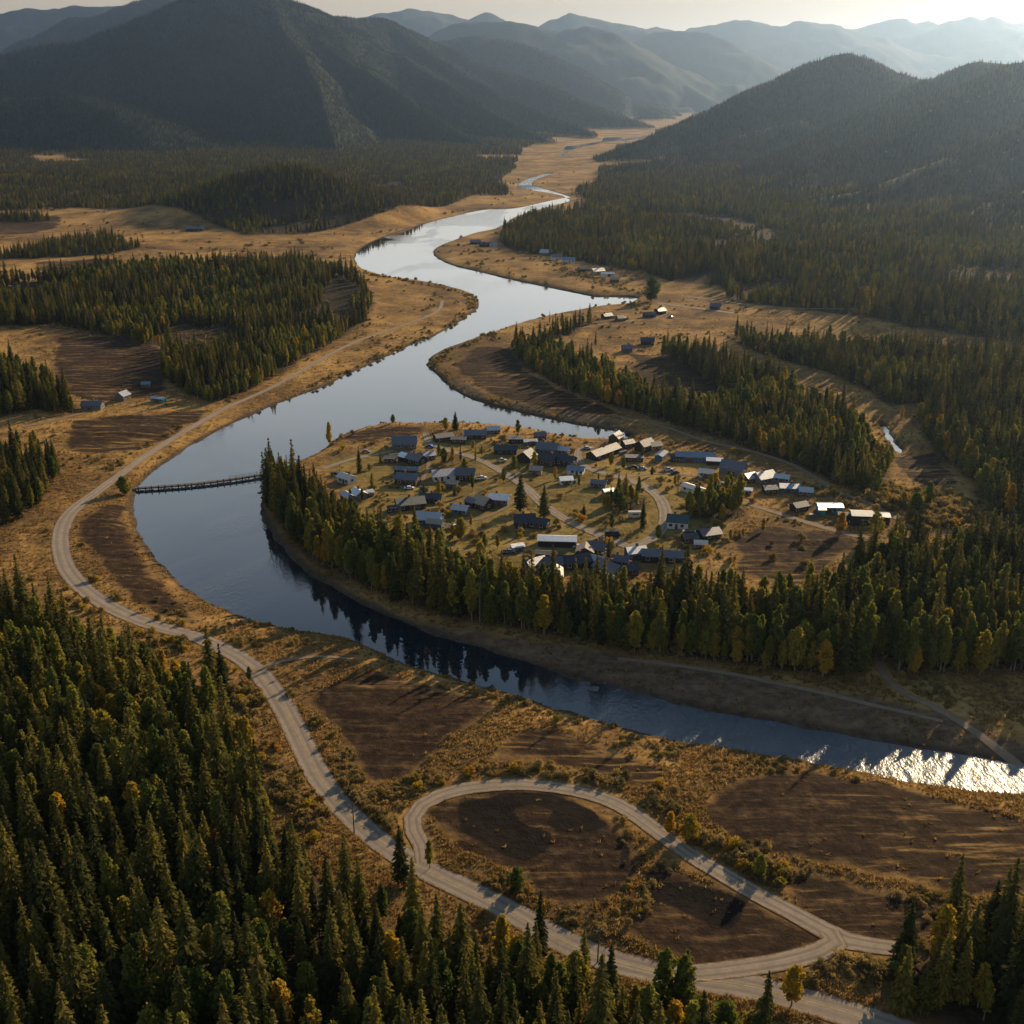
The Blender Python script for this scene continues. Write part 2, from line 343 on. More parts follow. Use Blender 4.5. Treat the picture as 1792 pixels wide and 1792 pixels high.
ROADS = [
 ('road', 'paved', 'main two lane road with faded yellow line curving along the outer river bank', [(775, 527, 3.2), (768, 543, 3.2), (745, 556, 3.2), (720, 565, 3.2), (680, 579, 3.3), (640, 592, 3.4), (600, 610, 3.5), (560, 632, 3.6), (520, 655, 3.7), (480, 677, 3.8), (440, 695, 3.9), (400, 712, 4), (370, 728, 4.2), (340, 745, 4.3), (300, 768, 4.4), (262, 793, 4.6), (230, 815, 4.9), (200, 838, 5.3), (165, 865, 6), (135, 888, 7), (115, 912, 7.6), (106, 945, 7.8), (112, 985, 7.8), (130, 1015, 7.8), (160, 1043, 7.8), (200, 1068, 7.6), (250, 1090, 7.4), (300, 1105, 7.2), (345, 1117, 7), (385, 1135, 7), (420, 1153, 7.2), (450, 1177, 7.4), (475, 1207, 7.6), (497, 1240, 7.8), (515, 1275, 7.8), (533, 1312, 7.8), (553, 1352, 7.6), (580, 1392, 7.4), (612, 1428, 7.2), (652, 1463, 7.2), (705, 1500, 7.2), (765, 1532, 7.2), (833, 1563, 7.2), (900, 1597, 7.2), (960, 1633, 7.2), (1010, 1659, 7.4), (1060, 1679, 7.4), (1120, 1696, 7.6), (1200, 1713, 7.8), (1280, 1723, 8), (1350, 1738, 8), (1420, 1757, 8), (1500, 1781, 8), (1600, 1815, 8), (1720, 1860, 8)]),
 ('gravel_road', 'gravel', 'pale gravel loop road circling the dark bare field', [(742, 1510, 5), (738, 1480, 5.2), (724, 1455, 5.4), (722, 1433, 5.6), (738, 1411, 5.8), (768, 1395, 6), (812, 1383, 6), (860, 1377, 6), (910, 1375, 6), (970, 1380, 6), (1030, 1392, 6), (1080, 1410, 6), (1120, 1435, 6), (1160, 1465, 6), (1210, 1500, 6), (1270, 1535, 6), (1330, 1570, 6), (1390, 1602, 6.2), (1440, 1630, 6.6), (1485, 1650, 6.2), (1530, 1658, 5.5), (1580, 1664, 5)]),
 ('gravel_road', 'gravel', 'short gravel link joining loop road to main road', [(1450, 1634, 6), (1462, 1652, 6.4), (1435, 1668, 6.2), (1375, 1684, 6), (1300, 1696, 6), (1230, 1704, 6), (1170, 1708, 6)]),
 ('dirt_track', 'track', 'pale track leaving main road towards river meadow', [(435, 1186, 2.4), (450, 1176, 2.4), (475, 1165, 2.2), (510, 1156, 2.0), (560, 1150, 1.8), (610, 1153, 1.5)]),
 ('dirt_track', 'track', 'shaded grey track following far river bank under the trees', [(1080, 1152, 1.6), (1150, 1161, 1.8), (1200, 1168, 2), (1280, 1181, 2.2), (1350, 1195, 2.4), (1450, 1216, 2.4), (1520, 1233, 2.2), (1580, 1246, 2.0), (1650, 1262, 1.6)]),
 ('dirt_track', 'track', 'grey track coming out of the dark wood to the river bank', [(1535, 1165, 2.2), (1550, 1188, 2.4), (1580, 1214, 2.6), (1630, 1237, 2.8), (1680, 1263, 3), (1730, 1294, 3), (1792, 1328, 3), (1880, 1375, 3)]),
 ('gravel_road', 'gravel', 'gravel street winding through the village from the point', [(745, 760, 4), (752, 774, 4.2), (775, 786, 4.4), (812, 796, 4.6), (850, 809, 4.8), (890, 834, 4.8), (922, 857, 5), (950, 885, 5), (985, 909, 5), (1020, 927, 5), (1060, 944, 5), (1098, 960, 5)]),
 ('gravel_road', 'gravel', 'gravel street bending round the clump of trees', [(1040, 784, 4), (1018, 786, 4.2), (1011, 798, 4.4), (1022, 815, 4.6), (1045, 826, 4.8), (1082, 836, 5), (1120, 849, 5.6), (1150, 869, 6), (1163, 892, 6), (1164, 915, 5.6), (1152, 937, 5.2), (1130, 952, 5), (1098, 962, 5)]),
 ('dirt_track', 'gravel', 'short drive from village lawn to the wooded point', [(565, 822, 3), (590, 813, 3), (620, 804, 3), (650, 799, 3), (690, 790, 2.6)]),
 ('dirt_track', 'track', 'dirt lane running past the pale barns', [(1295, 880, 3.6), (1350, 896, 3.8), (1400, 912, 4), (1450, 927, 4), (1500, 940, 4), (1545, 946, 3.5)]),
 ('dirt_track', 'track', 'faint dirt lane along the foot of the wooded strip', [(1075, 728, 2.4), (1160, 747, 2.4), (1230, 771, 2.6), (1320, 792, 2.8), (1385, 814, 3), (1430, 840, 3.2), (1475, 866, 3.2), (1520, 882, 3), (1560, 905, 2.6), (1610, 930, 2.6), (1670, 938, 2.6)]),
 ('dirt_track', 'track', 'pale lane across the golden meadow by the inlet', [(1005, 578, 3), (1060, 569, 3.2), (1110, 563, 3.4), (1150, 558, 3.6), (1168, 548, 3.4), (1160, 536, 3), (1150, 530, 3)]),
 ('dirt_track', 'gravel', 'wide pale lane crossing meadow towards spruce strip', [(1155, 531, 4), (1210, 541, 4.4), (1250, 549, 4.8), (1285, 556, 4.8)]),
 ('dirt_track', 'gravel', 'pale lane skirting the great spruce wood', [(1200, 519, 3), (1260, 529, 3.2), (1320, 543, 3.2), (1400, 556, 3), (1500, 565, 2.4)]),
 ('dirt_track', 'track', 'worn drive from the upper street to the steel blue house', [(768, 784, 2.2), (752, 800, 2.2), (748, 825, 2.0), (735, 850, 1.8)]),
 ('dirt_track', 'track', 'worn drive from the street past the white roofed house', [(930, 866, 2.2), (900, 880, 2.0), (872, 898, 2.0), (835, 912, 1.8), (790, 918, 1.6)]),
 ('dirt_track', 'track', 'worn drive to the black roofed lodge and upper cabins', [(868, 818, 2.2), (905, 808, 2.0), (940, 802, 1.8)]),
 ('dirt_track', 'track', 'worn drive between the parked vehicles and long blue shed', [(1090, 838, 2.2), (1140, 830, 2.2), (1195, 832, 2.0), (1260, 840, 1.8)]),
 ('dirt_track', 'track', 'worn drive from the lower street to the brilliant white barn', [(1050, 941, 2.2), (1020, 955, 2.0), (995, 965, 1.8), (940, 968, 1.6), (895, 972, 1.4)]),
 ('dirt_track', 'track', 'dirt drive up to the lone homestead across the river', [(40, 752, 3), (80, 744, 3), (115, 735, 3), (155, 725, 2.6)]),
]
ROAD_W = []
for nm, mt, lb, pts in ROADS:
    g = on_ground([(p[0], p[1]) for p in pts]); ROAD_W.append(smooth_line(np.column_stack([g, [p[2] for p in pts]]), 3.0))
WATER_W = []
for i, p in enumerate(WATERS):
    g = on_ground(p, 0.0); WATER_W.append(smooth_line(np.vstack([g, g[:1]]), 6.0 if i == 0 else 12.0)[:-1] if i == 0 else g)
SOIL = [[(545, 1222), (600, 1195), (650, 1177), (700, 1180), (760, 1200), (830, 1222), (862, 1240), (820, 1270), (780, 1300), (740, 1345), (705, 1368), (660, 1369), (620, 1335), (590, 1290)],
        [(900, 1290), (960, 1280), (1050, 1300), (1140, 1340), (1150, 1370), (1090, 1372), (1000, 1345), (930, 1335), (850, 1330)],
        [(745, 1440), (770, 1410), (860, 1388), (960, 1392), (1040, 1412), (1100, 1450), (1125, 1520), (1090, 1570), (1030, 1590), (960, 1580), (870, 1520), (790, 1480)],
        [(1070, 1630), (1130, 1590), (1150, 1520), (1200, 1530), (1330, 1590), (1400, 1622), (1455, 1650), (1400, 1672), (1300, 1688), (1200, 1684), (1130, 1660)],
        [(1232, 1400), (1290, 1372), (1400, 1350), (1550, 1372), (1700, 1408), (1800, 1440), (1880, 1480), (1880, 1560), (1700, 1562), (1600, 1545), (1450, 1522), (1350, 1490), (1290, 1460), (1245, 1430)],
        [(1340, 1540), (1430, 1530), (1520, 1552), (1690, 1588), (1690, 1610), (1600, 1652), (1530, 1650), (1470, 1622), (1400, 1582)],
        [(135, 930), (160, 895), (215, 880), (228, 920), (245, 975), (310, 1050), (330, 1090), (260, 1065), (190, 1010)],
        [(1285, 950), (1340, 925), (1440, 932), (1500, 952), (1420, 1010), (1330, 1022), (1285, 990)],
        [(100, 590), (270, 600), (285, 690), (110, 690)], [(130, 740), (350, 720), (330, 745), (240, 790), (120, 790)],
        [(800, 640), (830, 612), (890, 612), (930, 655), (1000, 690), (1080, 722), (1000, 725), (900, 700), (830, 675)],  # mostly tree shade, painted in with the soil colour
        [(585, 765), (640, 750), (700, 745), (740, 748), (720, 762), (640, 772)], [(1100, 620), (1240, 640), (1250, 690), (1130, 680)],
        [(1560, 800), (1640, 800), (1660, 860), (1600, 850)], [(0, 385), (100, 378), (90, 400), (0, 410)], [(60, 460), (200, 455), (160, 470), (70, 475)]]
BARE = [[(795, 1407), (850, 1397), (920, 1395), (980, 1402), (1040, 1422), (1062, 1447), (1040, 1465), (985, 1463), (955, 1440), (955, 1422), (930, 1413), (903, 1418), (902, 1432), (925, 1447), (975, 1462), (980, 1480), (945, 1497), (908, 1517), (872, 1502), (840, 1475), (800, 1455)],
        [(1130, 1590), (1165, 1550), (1210, 1545), (1300, 1590), (1270, 1625), (1225, 1610), (1180, 1590)], [(1080, 1470), (1105, 1490), (1100, 1540), (1085, 1520)]]
BANK = [[(468, 880), (500, 945), (560, 998), (640, 1038), (720, 1068), (800, 1092), (900, 1112), (1000, 1132), (1100, 1150), (1200, 1167), (1300, 1182), (1450, 1207), (1600, 1235), (1700, 1262), (1792, 1296), (1950, 1340), (1950, 1366), (1792, 1337), (1700, 1322), (1500, 1288), (1300, 1252), (1140, 1218), (980, 1178), (820, 1128), (700, 1086), (600, 1038), (515, 978), (460, 915)],
        [(752, 640), (790, 680), (860, 708), (960, 731), (1050, 748), (1090, 752), (1060, 730), (960, 712), (860, 690), (800, 662)]]
LAWN = [[(560, 800), (700, 770), (900, 770), (1050, 800), (1200, 830), (1300, 880), (1280, 960), (1100, 1010), (900, 1010), (700, 960), (590, 880)]]
# woods: name, polygon of trunk feet, spacing, share of leafy trees, phrase
WOODS = [
 ('A', [(-260, 1000), (0, 1090), (60, 1095), (120, 1120), (180, 1150), (250, 1180), (320, 1205), (380, 1250), (425, 1320), (452, 1390), (490, 1460), (540, 1520), (600, 1585), (690, 1625), (800, 1655), (900, 1700), (1000, 1765), (1090, 1785), (1200, 1800), (1320, 1832), (1430, 1885), (1480, 1960), (1400, 2080), (-500, 2080)], 4.5, 0.20, 'in the dense wood between main road and lower corner'),
 ('B', [(1530, 1712), (1560, 1685), (1610, 1668), (1650, 1650), (1700, 1640), (1792, 1640), (2050, 1640), (2050, 1990), (1850, 1905), (1700, 1840), (1600, 1790), (1540, 1750)], 4.3, 0.05, 'in the dark wood at the loop road junction'),
 ('C', [(470, 846), (500, 862), (550, 888), (600, 925), (650, 962), (700, 994), (800, 1028), (900, 1056), (1000, 1068), (1100, 1064), (1200, 1060), (1300, 1085), (1400, 1095), (1450, 1070), (1500, 1020), (1550, 1005), (1650, 1000), (1792, 965), (2000, 930), (2000, 1215), (1900, 1195), (1792, 1182), (1720, 1178), (1650, 1182), (1600, 1190), (1560, 1175), (1530, 1150), (1510, 1180), (1450, 1190), (1400, 1180), (1300, 1168), (1200, 1155), (1100, 1140), (1000, 1122), (900, 1102), (800, 1082), (720, 1058), (640, 1028), (560, 985), (510, 940), (480, 900), (466, 870)], 3.1, 0.22, 'in the belt of trees between village and river'),
 ('D', [(1600, 735), (1630, 790), (1700, 850), (1730, 900), (1792, 935), (2000, 930), (2000, 660), (1792, 660), (1700, 680), (1640, 700)], 4.3, 0.22, 'in the wood across the creek from the barns'),
 ('E', [(885, 605), (960, 605), (1030, 640), (1100, 675), (1170, 705), (1240, 720), (1290, 702), (1230, 660), (1155, 625), (1165, 610), (1250, 635), (1340, 665), (1420, 700), (1480, 740), (1540, 785), (1560, 835), (1530, 868), (1470, 852), (1400, 820), (1330, 795), (1250, 765), (1150, 735), (1050, 705), (980, 680), (920, 645)], 3.8, 0.62, 'in the wooded strip behind the village'),
 ('E2', [(960, 595), (975, 585), (1040, 558), (1045, 565), (1000, 590)], 5.0, 0.1, 'on the wooded point by the inlet'),
 ('F', [(1270, 590), (1350, 600), (1450, 610), (1600, 622), (1792, 632), (2000, 632), (2000, 665), (1792, 668), (1640, 705), (1560, 712), (1520, 690), (1450, 655), (1380, 635), (1300, 612)], 4.2, 0.24, 'in the dark spruce strip beyond the creek'),
 ('G', [(878, 412), (900, 395), (960, 372), (1040, 358), (1150, 348), (1300, 356), (1450, 375), (1600, 395), (1792, 425), (2000, 425), (2000, 612), (1792, 608), (1600, 588), (1450, 566), (1350, 548), (1275, 527), (1262, 505), (1180, 498), (1120, 485), (1050, 470), (980, 455), (900, 440), (872, 425)], 4.8, 0.38, 'in the great wood below the hills'),
 ('H1', [(-200, 560), (0, 575), (100, 570), (200, 590), (285, 610), (290, 670), (330, 695), (370, 708), (430, 688), (500, 655), (560, 615), (600, 592), (640, 562), (655, 535), (640, 505), (600, 485), (520, 472), (400, 468), (250, 478), (150, 492), (0, 502), (-200, 505)], 4.3, 0.36, 'in the wood on the left bank'),
 ('H2', [(-200, 620), (0, 640), (50, 660), (90, 690), (135, 715), (135, 730), (60, 722), (0, 735), (-200, 735)], 4.2, 0.20, 'behind the lone homestead'),
 ('H3', [(-150, 800), (0, 800), (60, 803), (112, 805), (95, 850), (62, 890), (25, 925), (-150, 960)], 5.0, 0.35, 'in the grove beside the riverside road'),
 ('H4', [(-300, 296), (0, 285), (300, 283), (560, 282), (860, 284), (905, 292), (850, 330), (780, 362), (680, 387), (560, 408), (430, 412), (350, 395), (285, 385), (230, 372), (150, 362), (0, 358), (-300, 358)], 5.6, 0.30, 'on the low wooded hill'),
 ('H5', [(-300, 430), (0, 446), (60, 432), (110, 420), (190, 415), (250, 436), (200, 446), (120, 450), (40, 452), (-300, 460)], 5.5, 0.15, 'in the copse among the far meadows'),
 ('H6', [(-300, 385), (0, 388), (95, 388), (70, 378), (-300, 372)], 6.0, 0.1, 'in the far copse'),
 ('V', [(600, 800), (700, 775), (900, 775), (1050, 805), (1200, 830), (1300, 880), (1280, 960), (1100, 1000), (900, 990), (720, 940), (610, 880)], 15.5, 0.62, 'between the houses of the village'),
 ('T1', [(1060, 885), (1075, 870), (1130, 872), (1135, 890), (1100, 900), (1070, 900)], 4.6, 0.5, 'in the clump inside the bending street'),
 ('T2', [(1195, 890), (1230, 880), (1300, 878), (1308, 905), (1270, 915), (1200, 912)], 4.4, 0.65, 'in the tall clump in the middle of the village'),
]
GLADES = [[(1310, 440), (1340, 425), (1440, 430), (1445, 445), (1330, 447)], [(1180, 505), (1185, 492), (1255, 485), (1262, 500)], [(395, 300), (440, 294), (520, 300), (510, 308), (420, 306)], [(290, 585), (320, 560), (360, 580)]]
HILLS = [((490, 378), 58, 150, 95), ((330, 500), 11, 110, 45), ((60, 320), 14, 260, 120), ((1000, 400), 8, 120, 90), ((1400, 470), 14, 160, 80), ((1700, 560), 14, 150, 60)]
RIDGES = [  # slope, rounding, crest points (picture x, y, distance)
 (0.56, 40, [(-700, 150, 4000), (-250, 130, 4200), (0, 100, 4300), (60, 87, 4350), (130, 77, 4400), (200, 57, 4450), (260, 32, 4500), (320, 5, 4500), (370, -18, 4500), (430, -25, 4500), (480, -8, 4600), (520, 13, 4800), (560, 25, 5000), (610, 30, 5200), (660, 33, 5400), (700, 50, 5500), (760, 78, 5600), (820, 104, 5500), (880, 127, 5400), (950, 152, 5200), (1000, 172, 5000), (1050, 190, 4900), (1100, 208, 4800)]),
 (0.5, 40, [(740, 76, 6900), (800, 69, 6850), (840, 66, 6800), (900, 78, 6700), (940, 90, 6600), (985, 112, 6500), (1040, 143, 6400), (1090, 170, 6300), (1140, 192, 6100)]),
 (0.95, 10, [(470, -2, 4450), (495, 45, 4150), (530, 95, 3850), (560, 160, 3500), (575, 215, 3250), (592, 268, 2960)]),
 (0.95, 10, [(500, 18, 4600), (560, 70, 4300), (640, 126, 4000), (720, 177, 3750), (800, 230, 3450), (880, 266, 3150)]),
 (0.95, 10, [(570, 30, 5000), (640, 66, 4750), (720, 110, 4500), (800, 158, 4200), (880, 206, 3850), (960, 246, 3500)]),
 (0.95, 10, [(660, 36, 5400), (740, 80, 5150), (800, 122, 4900), (890, 172, 4600), (990, 212, 4200), (1040, 235, 3900)]),
 (0.6, 20, [(300, 15, 4450), (250, 90, 4100), (230, 160, 3750), (250, 230, 3350), (280, 272, 3000)]),
 (0.42, 40, [(-300, 185, 3500), (0, 172, 3400), (100, 168, 3400), (150, 172, 3350), (200, 190, 3250), (245, 228, 3100), (270, 265, 2950)]),
 (0.42, 14, [(-300, 20, 9000), (0, 20, 9000), (45, 12, 9000), (100, 18, 9000), (170, 12, 9000), (230, 10, 9000), (300, 20, 9000)]),
 (0.42, 14, [(-200, 100, 6800), (0, 76, 7000), (60, 60, 7000), (120, 45, 7000), (200, 15, 7000), (260, -5, 7000), (330, -30, 7000), (400, -10, 7000)]),
 (0.46, 12, [(560, 40, 11500), (650, 25, 11500), (700, 18, 11500), (715, 12, 11500), (750, 12, 11500), (790, 20, 11500), (830, 36, 11500), (850, 20, 11500), (880, 34, 11500), (940, 44, 11500), (970, 29, 11500), (995, 21, 11500), (1030, 32, 11500), (1085, 34, 11500), (1130, 45, 11500), (1150, 40, 11500), (1180, 49, 11500), (1230, 60, 11500)]),
 (0.46, 12, [(800, 40, 8600), (890, 41, 8600), (935, 49, 8600), (980, 60, 8600), (1030, 48, 8500), (1070, 61, 8400), (1100, 79, 8300), (1150, 114, 8100), (1190, 143, 7900), (1235, 170, 7600)]),
 (0.46, 16, [(1100, 80, 10500), (1150, 60, 10300), (1200, 57, 10200), (1235, 60, 10100), (1270, 75, 10000), (1310, 96, 9900), (1345, 116, 9800), (1385, 142, 9600)]),
 (0.45, 8, [(1150, 80, 12800), (1210, 49, 12800), (1250, 46, 12800), (1310, 33, 12800), (1350, 39, 12800), (1390, 33, 12800), (1440, 41, 12800), (1500, 55, 12800), (1580, 75, 12800), (1650, 95, 12500)]),
 (0.45, 8, [(1450, 52, 14500), (1485, 48, 14500), (1530, 36, 14500), (1580, 31, 14500), (1605, 39, 14500), (1625, 30, 14500), (1645, 37, 14500), (1690, 45, 14500), (1760, 60, 14500)]),
 (0.45, 8, [(1560, 85, 13600), (1620, 62, 13600), (1680, 40, 13600), (1705, 25, 13600), (1716, 36, 13600), (1735, 24, 13600), (1760, 37, 13600), (1792, 36, 13600), (1850, 28, 13600), (2000, 45, 13600)]),
 (0.50, 22, [(1040, 292, 2600), (1100, 262, 2700), (1150, 240, 2800), (1200, 218, 2900), (1250, 193, 3000), (1300, 170, 3050), (1350, 147, 3100), (1400, 122, 3150), (1440, 104, 3200), (1485, 93, 3200), (1510, 104, 3250), (1540, 124, 3300), (1570, 132, 3300), (1610, 143, 3300), (1680, 150, 3300), (1850, 150, 3300)]),
 (0.60, 15, [(1400, 212, 2760), (1340, 228, 2700), (1280, 242, 2600), (1200, 270, 2450), (1120, 292, 2300), (1080, 308, 2200)]),
 (0.55, 18, [(1950, 90, 2950), (1800, 112, 2900), (1720, 113, 2900), (1690, 119, 2850), (1640, 140, 2800), (1590, 165, 2700), (1530, 198, 2600), (1470, 228, 2500), (1420, 252, 2400), (1360, 285, 2250), (1310, 315, 2100)]),
 (0.55, 18, [(2050, 60, 2600), (1900, 82, 2550), (1792, 113, 2500), (1740, 140, 2400), (1680, 172, 2300), (1600, 218, 2200), (1530, 260, 2100), (1460, 290, 2000), (1380, 325, 1850)]),
 (0.55, 16, [(2050, 110, 2200), (1950, 150, 2150), (1792, 213, 2000), (1740, 240, 1950), (1680, 270, 1850), (1600, 305, 1750), (1520, 335, 1650), (1440, 352, 1580)]),
 (0.5, 16, [(2050, 220, 1800), (1950, 262, 1700), (1792, 337, 1500), (1740, 365, 1420), (1690, 392, 1340), (1640, 415, 1270)]),
]
RIDGE_W = [(s, r, np.array([at_depth(*q) for q in c])) for s, r, c in RIDGES]
def soft(p):          # rounded, slightly ragged outline
    q = on_ground(p); q = smooth_line(np.vstack([q, q[:1]]), 3.5)[:-1]
    return q + np.stack([fbm(q[:, 0] / 11, q[:, 1] / 11, 3, 51) - .5, fbm(q[:, 0] / 11, q[:, 1] / 11, 3, 52) - .5], -1) * 7.0
SOIL_SHADE_W, BARE_W = [soft(p) for p in SOIL], [soft(p) for p in BARE]
BANK_W = [soft(p) for p in BANK]
LAWN_W, GLADE_W = [[on_ground(p) for p in L] for L in (LAWN, GLADES)]
WOOD_W = [on_ground(w[1]) for w in WOODS]
HILL_W = [(on_ground([c])[0], h, rx, ry) for c, h, rx, ry in HILLS]

def water_dist(x, y, maxd=60.):
    d = np.full(x.shape, maxd)
    for i, P in enumerate(WATER_W): d = np.minimum(d, sdist(x, y, P, maxd))
    return d
def road_dist(x, y, maxd=14.):
    d = np.full(x.shape, maxd)
    for L in ROAD_W:
        q = L[::2] if len(L) > 6 else L
        d = np.minimum(d, seg_dist(x, y, q[:, :2], False, maxd) - q[:, 2].mean() / 2)
    return d
def mountain(x, y):
    tot = np.zeros(x.shape); K = 14.0
    r = np.hypot(x, y); far = np.nonzero(r > 900)[0]
    if not len(far): return tot
    X, Y = x[far], y[far]
    # gentle domain warp gives the flanks their gullies
    wx = (fbm(X / 420, Y / 420, 4, 5) - 0.5); wy = (fbm(X / 420 + 40, Y / 420, 4, 9) - 0.5)
    acc = np.full(X.shape, 1.0)                       # exp(0): the floor
    acc = np.zeros(X.shape); best = np.full(X.shape, -1e4)
    for s, rd, P in RIDGE_W:
        lo, hi = P.min(0), P.max(0); reach = hi[2] / s + 300
        k = np.nonzero((X > lo[0] - reach) & (X < hi[0] + reach) & (Y > lo[1] - reach) & (Y < hi[1] + reach))[0]
        if not len(k): continue
        xx, yy = X[k], Y[k]; v = np.full(xx.shape, -1e4)
        for i in range(len(P) - 1):
            a, b = P[i], P[i + 1]; ex, ey = b[0] - a[0], b[1] - a[1]
            t = np.clip(((xx - a[0]) * ex + (yy - a[1]) * ey) / (ex * ex + ey * ey + 1e-9), 0, 1)
            d = np.hypot(xx - a[0] - t * ex, yy - a[1] - t * ey)
            d = np.sqrt(d * d + rd * rd) - rd
            f = 1 + 0.55 * (wx[k] + wy[k]) * np.minimum(1, d / 120)
            v = np.maximum(v, a[2] + (b[2] - a[2]) * t - s * d * f)
        nb = np.maximum(best[k], v)
        acc[k] = acc[k] * np.exp((best[k] - nb) / K) + np.exp((v - nb) / K); best[k] = nb
    h = np.where(best > -9e3, best + K * np.log(np.maximum(acc, 1e-9)), -100)
    g = np.clip(h / 60, 0, 1)
    rid = 1 - np.abs(2 * fbm(X / 230, Y / 230, 4, 31) - 1)
    far_ = sst(5500, 8000, np.hypot(X, Y)); r2 = 1 - np.abs(2 * fbm(X / 900 + 3, Y / 900, 5, 57) - 1)
    h = h + g * ((rid - 0.75) * np.clip(h * 0.15, 0, 38) * (1 - far_ * .5) + far_ * (r2 - .8) * np.clip(h * .22, 0, 110))
    tot[far] = np.maximum(0, 10 * np.log1p(np.exp(np.clip(h / 10, -30, 30)))) * (h < 290) + np.where(h >= 290, h, 0)
    return tot
def height(x, y, extra=False):
    x = np.asarray(x, float).ravel(); y = np.asarray(y, float).ravel()
    r = np.hypot(x, y)
    d = water_dist(x, y); rd = road_dist(x, y)
    dn = d + (fbm(x / 9, y / 9, 3, 3) - 0.5) * 3.0 * (r < 1200)
    base = 3.0 - 1.9 * sst(900, 1900, r)
    und = (fbm(x / 130, y / 130, 3, 1) - 0.42) * 3.2 * sst(8, 60, d) * (1 - 0.7 * sst(1200, 2200, r))
    rel = (fbm(x / 22, y / 22, 4, 2) - 0.5) * 1.9 * sst(0.5, 7, rd) * sst(2, 10, d) * (1 - 0.6 * sst(800, 2000, r))
    hills = np.zeros(x.shape)
    for c, hh, rx, ry in HILL_W: hills += hh * np.exp(-((x - c[0]) / rx) ** 2 - ((y - c[1]) / ry) ** 2)
    hills *= sst(5, 60, d)
    land = np.maximum(base + und + rel + hills, 0.5)
    h = np.where(dn < 0, -2.0 * (1 - np.exp(np.minimum(dn, 0) / 3.0)), land * (1 - np.exp(-np.maximum(dn, 0) / 6.5)))
    m = mountain(x, y) * sst(0, 40, d)
    h = np.where(m > 0.3, h + m, h)
    return (h, d, m) if extra else h
def hz(x, y): return float(height(np.array([x]), np.array([y]))[0])
def spot(px, py):
    """ground point for a survey point, refined on the real terrain"""
    z = 2.6
    for _ in range(3):
        x, y = on_ground([(px, py)], z)[0]; z = hz(x, y)
    return float(x), float(y), z

# ------------------------------------------------------------------ ground sheet
az = np.concatenate([np.arange(-33.5, 33.5001, 0.075), np.arange(34.5, 60, 1.2), np.arange(62, 299, 4.0), np.arange(300, 326.0, 1.2)])
AZ = np.radians(az); NA = len(AZ)
rr = [0.5, 15, 40, 70, 95, 110]
while rr[-1] < 2300: rr.append(rr[-1] * 1.0045)
while rr[-1] < 15600: rr.append(rr[-1] * 1.0058)
while rr[-1] < 25500: rr.append(rr[-1] * 1.03)
rr = np.array(rr); NR = len(rr)
gx = (rr[:, None] * np.sin(AZ)[None]).ravel(); gy = (rr[:, None] * np.cos(AZ)[None]).ravel()
gh, gd, gm = height(gx, gy, True)
i, j = np.meshgrid(np.arange(NR - 1), np.arange(NA), indexing='ij'); j2 = (j + 1) % NA
quads = np.stack([i * NA + j, i * NA + j2, (i + 1) * NA + j2, (i + 1) * NA + j], -1).reshape(-1, 4)
gme = mesh_np('ground', np.stack([gx, gy, gh], -1), quads[:, ::-1], [M['ground']], smooth=True)
def add_attr(me, name, v):
    a = me.attributes.new(name, 'FLOAT', 'POINT'); a.data.foreach_set('value', np.asarray(v, np.float32))
near = np.nonzero((np.hypot(gx, gy) < 2600) & (np.abs(np.arctan2(gx, gy)) < 0.75))[0]
def zone_attr(polys, maxd=12.):
    v = np.full(gx.shape, -maxd); q = np.full(near.shape, -maxd)
    for P in polys: q = np.maximum(q, -sdist(gx[near], gy[near], P, maxd))
    v[near] = q; return v
add_attr(gme, 'soil', zone_attr(SOIL_SHADE_W)); add_attr(gme, 'bare', zone_attr(BARE_W)); add_attr(gme, 'lawn', zone_attr(LAWN_W)); add_attr(gme, 'bank', zone_attr(BANK_W))  # soil zones include one patch of painted tree shade
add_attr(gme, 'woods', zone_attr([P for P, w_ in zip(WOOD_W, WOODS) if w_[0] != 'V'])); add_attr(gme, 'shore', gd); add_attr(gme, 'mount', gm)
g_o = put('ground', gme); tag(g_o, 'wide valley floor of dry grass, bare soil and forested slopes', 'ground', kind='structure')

# ------------------------------------------------------------------ river
def grid_sheet(name, x0, x1, y0, y1, z, m):
    me = mesh_np(name, [(x0, y0, z), (x1, y0, z), (x1, y1, z), (x0, y1, z)], [(0, 1, 2, 3)], [m]); return put(name, me)
tag(grid_sheet('river', -700, 1500, 60, 9500, 0.0, M['water']), 'broad winding river, pale in the distance and dark blue nearby', 'river', kind='structure')

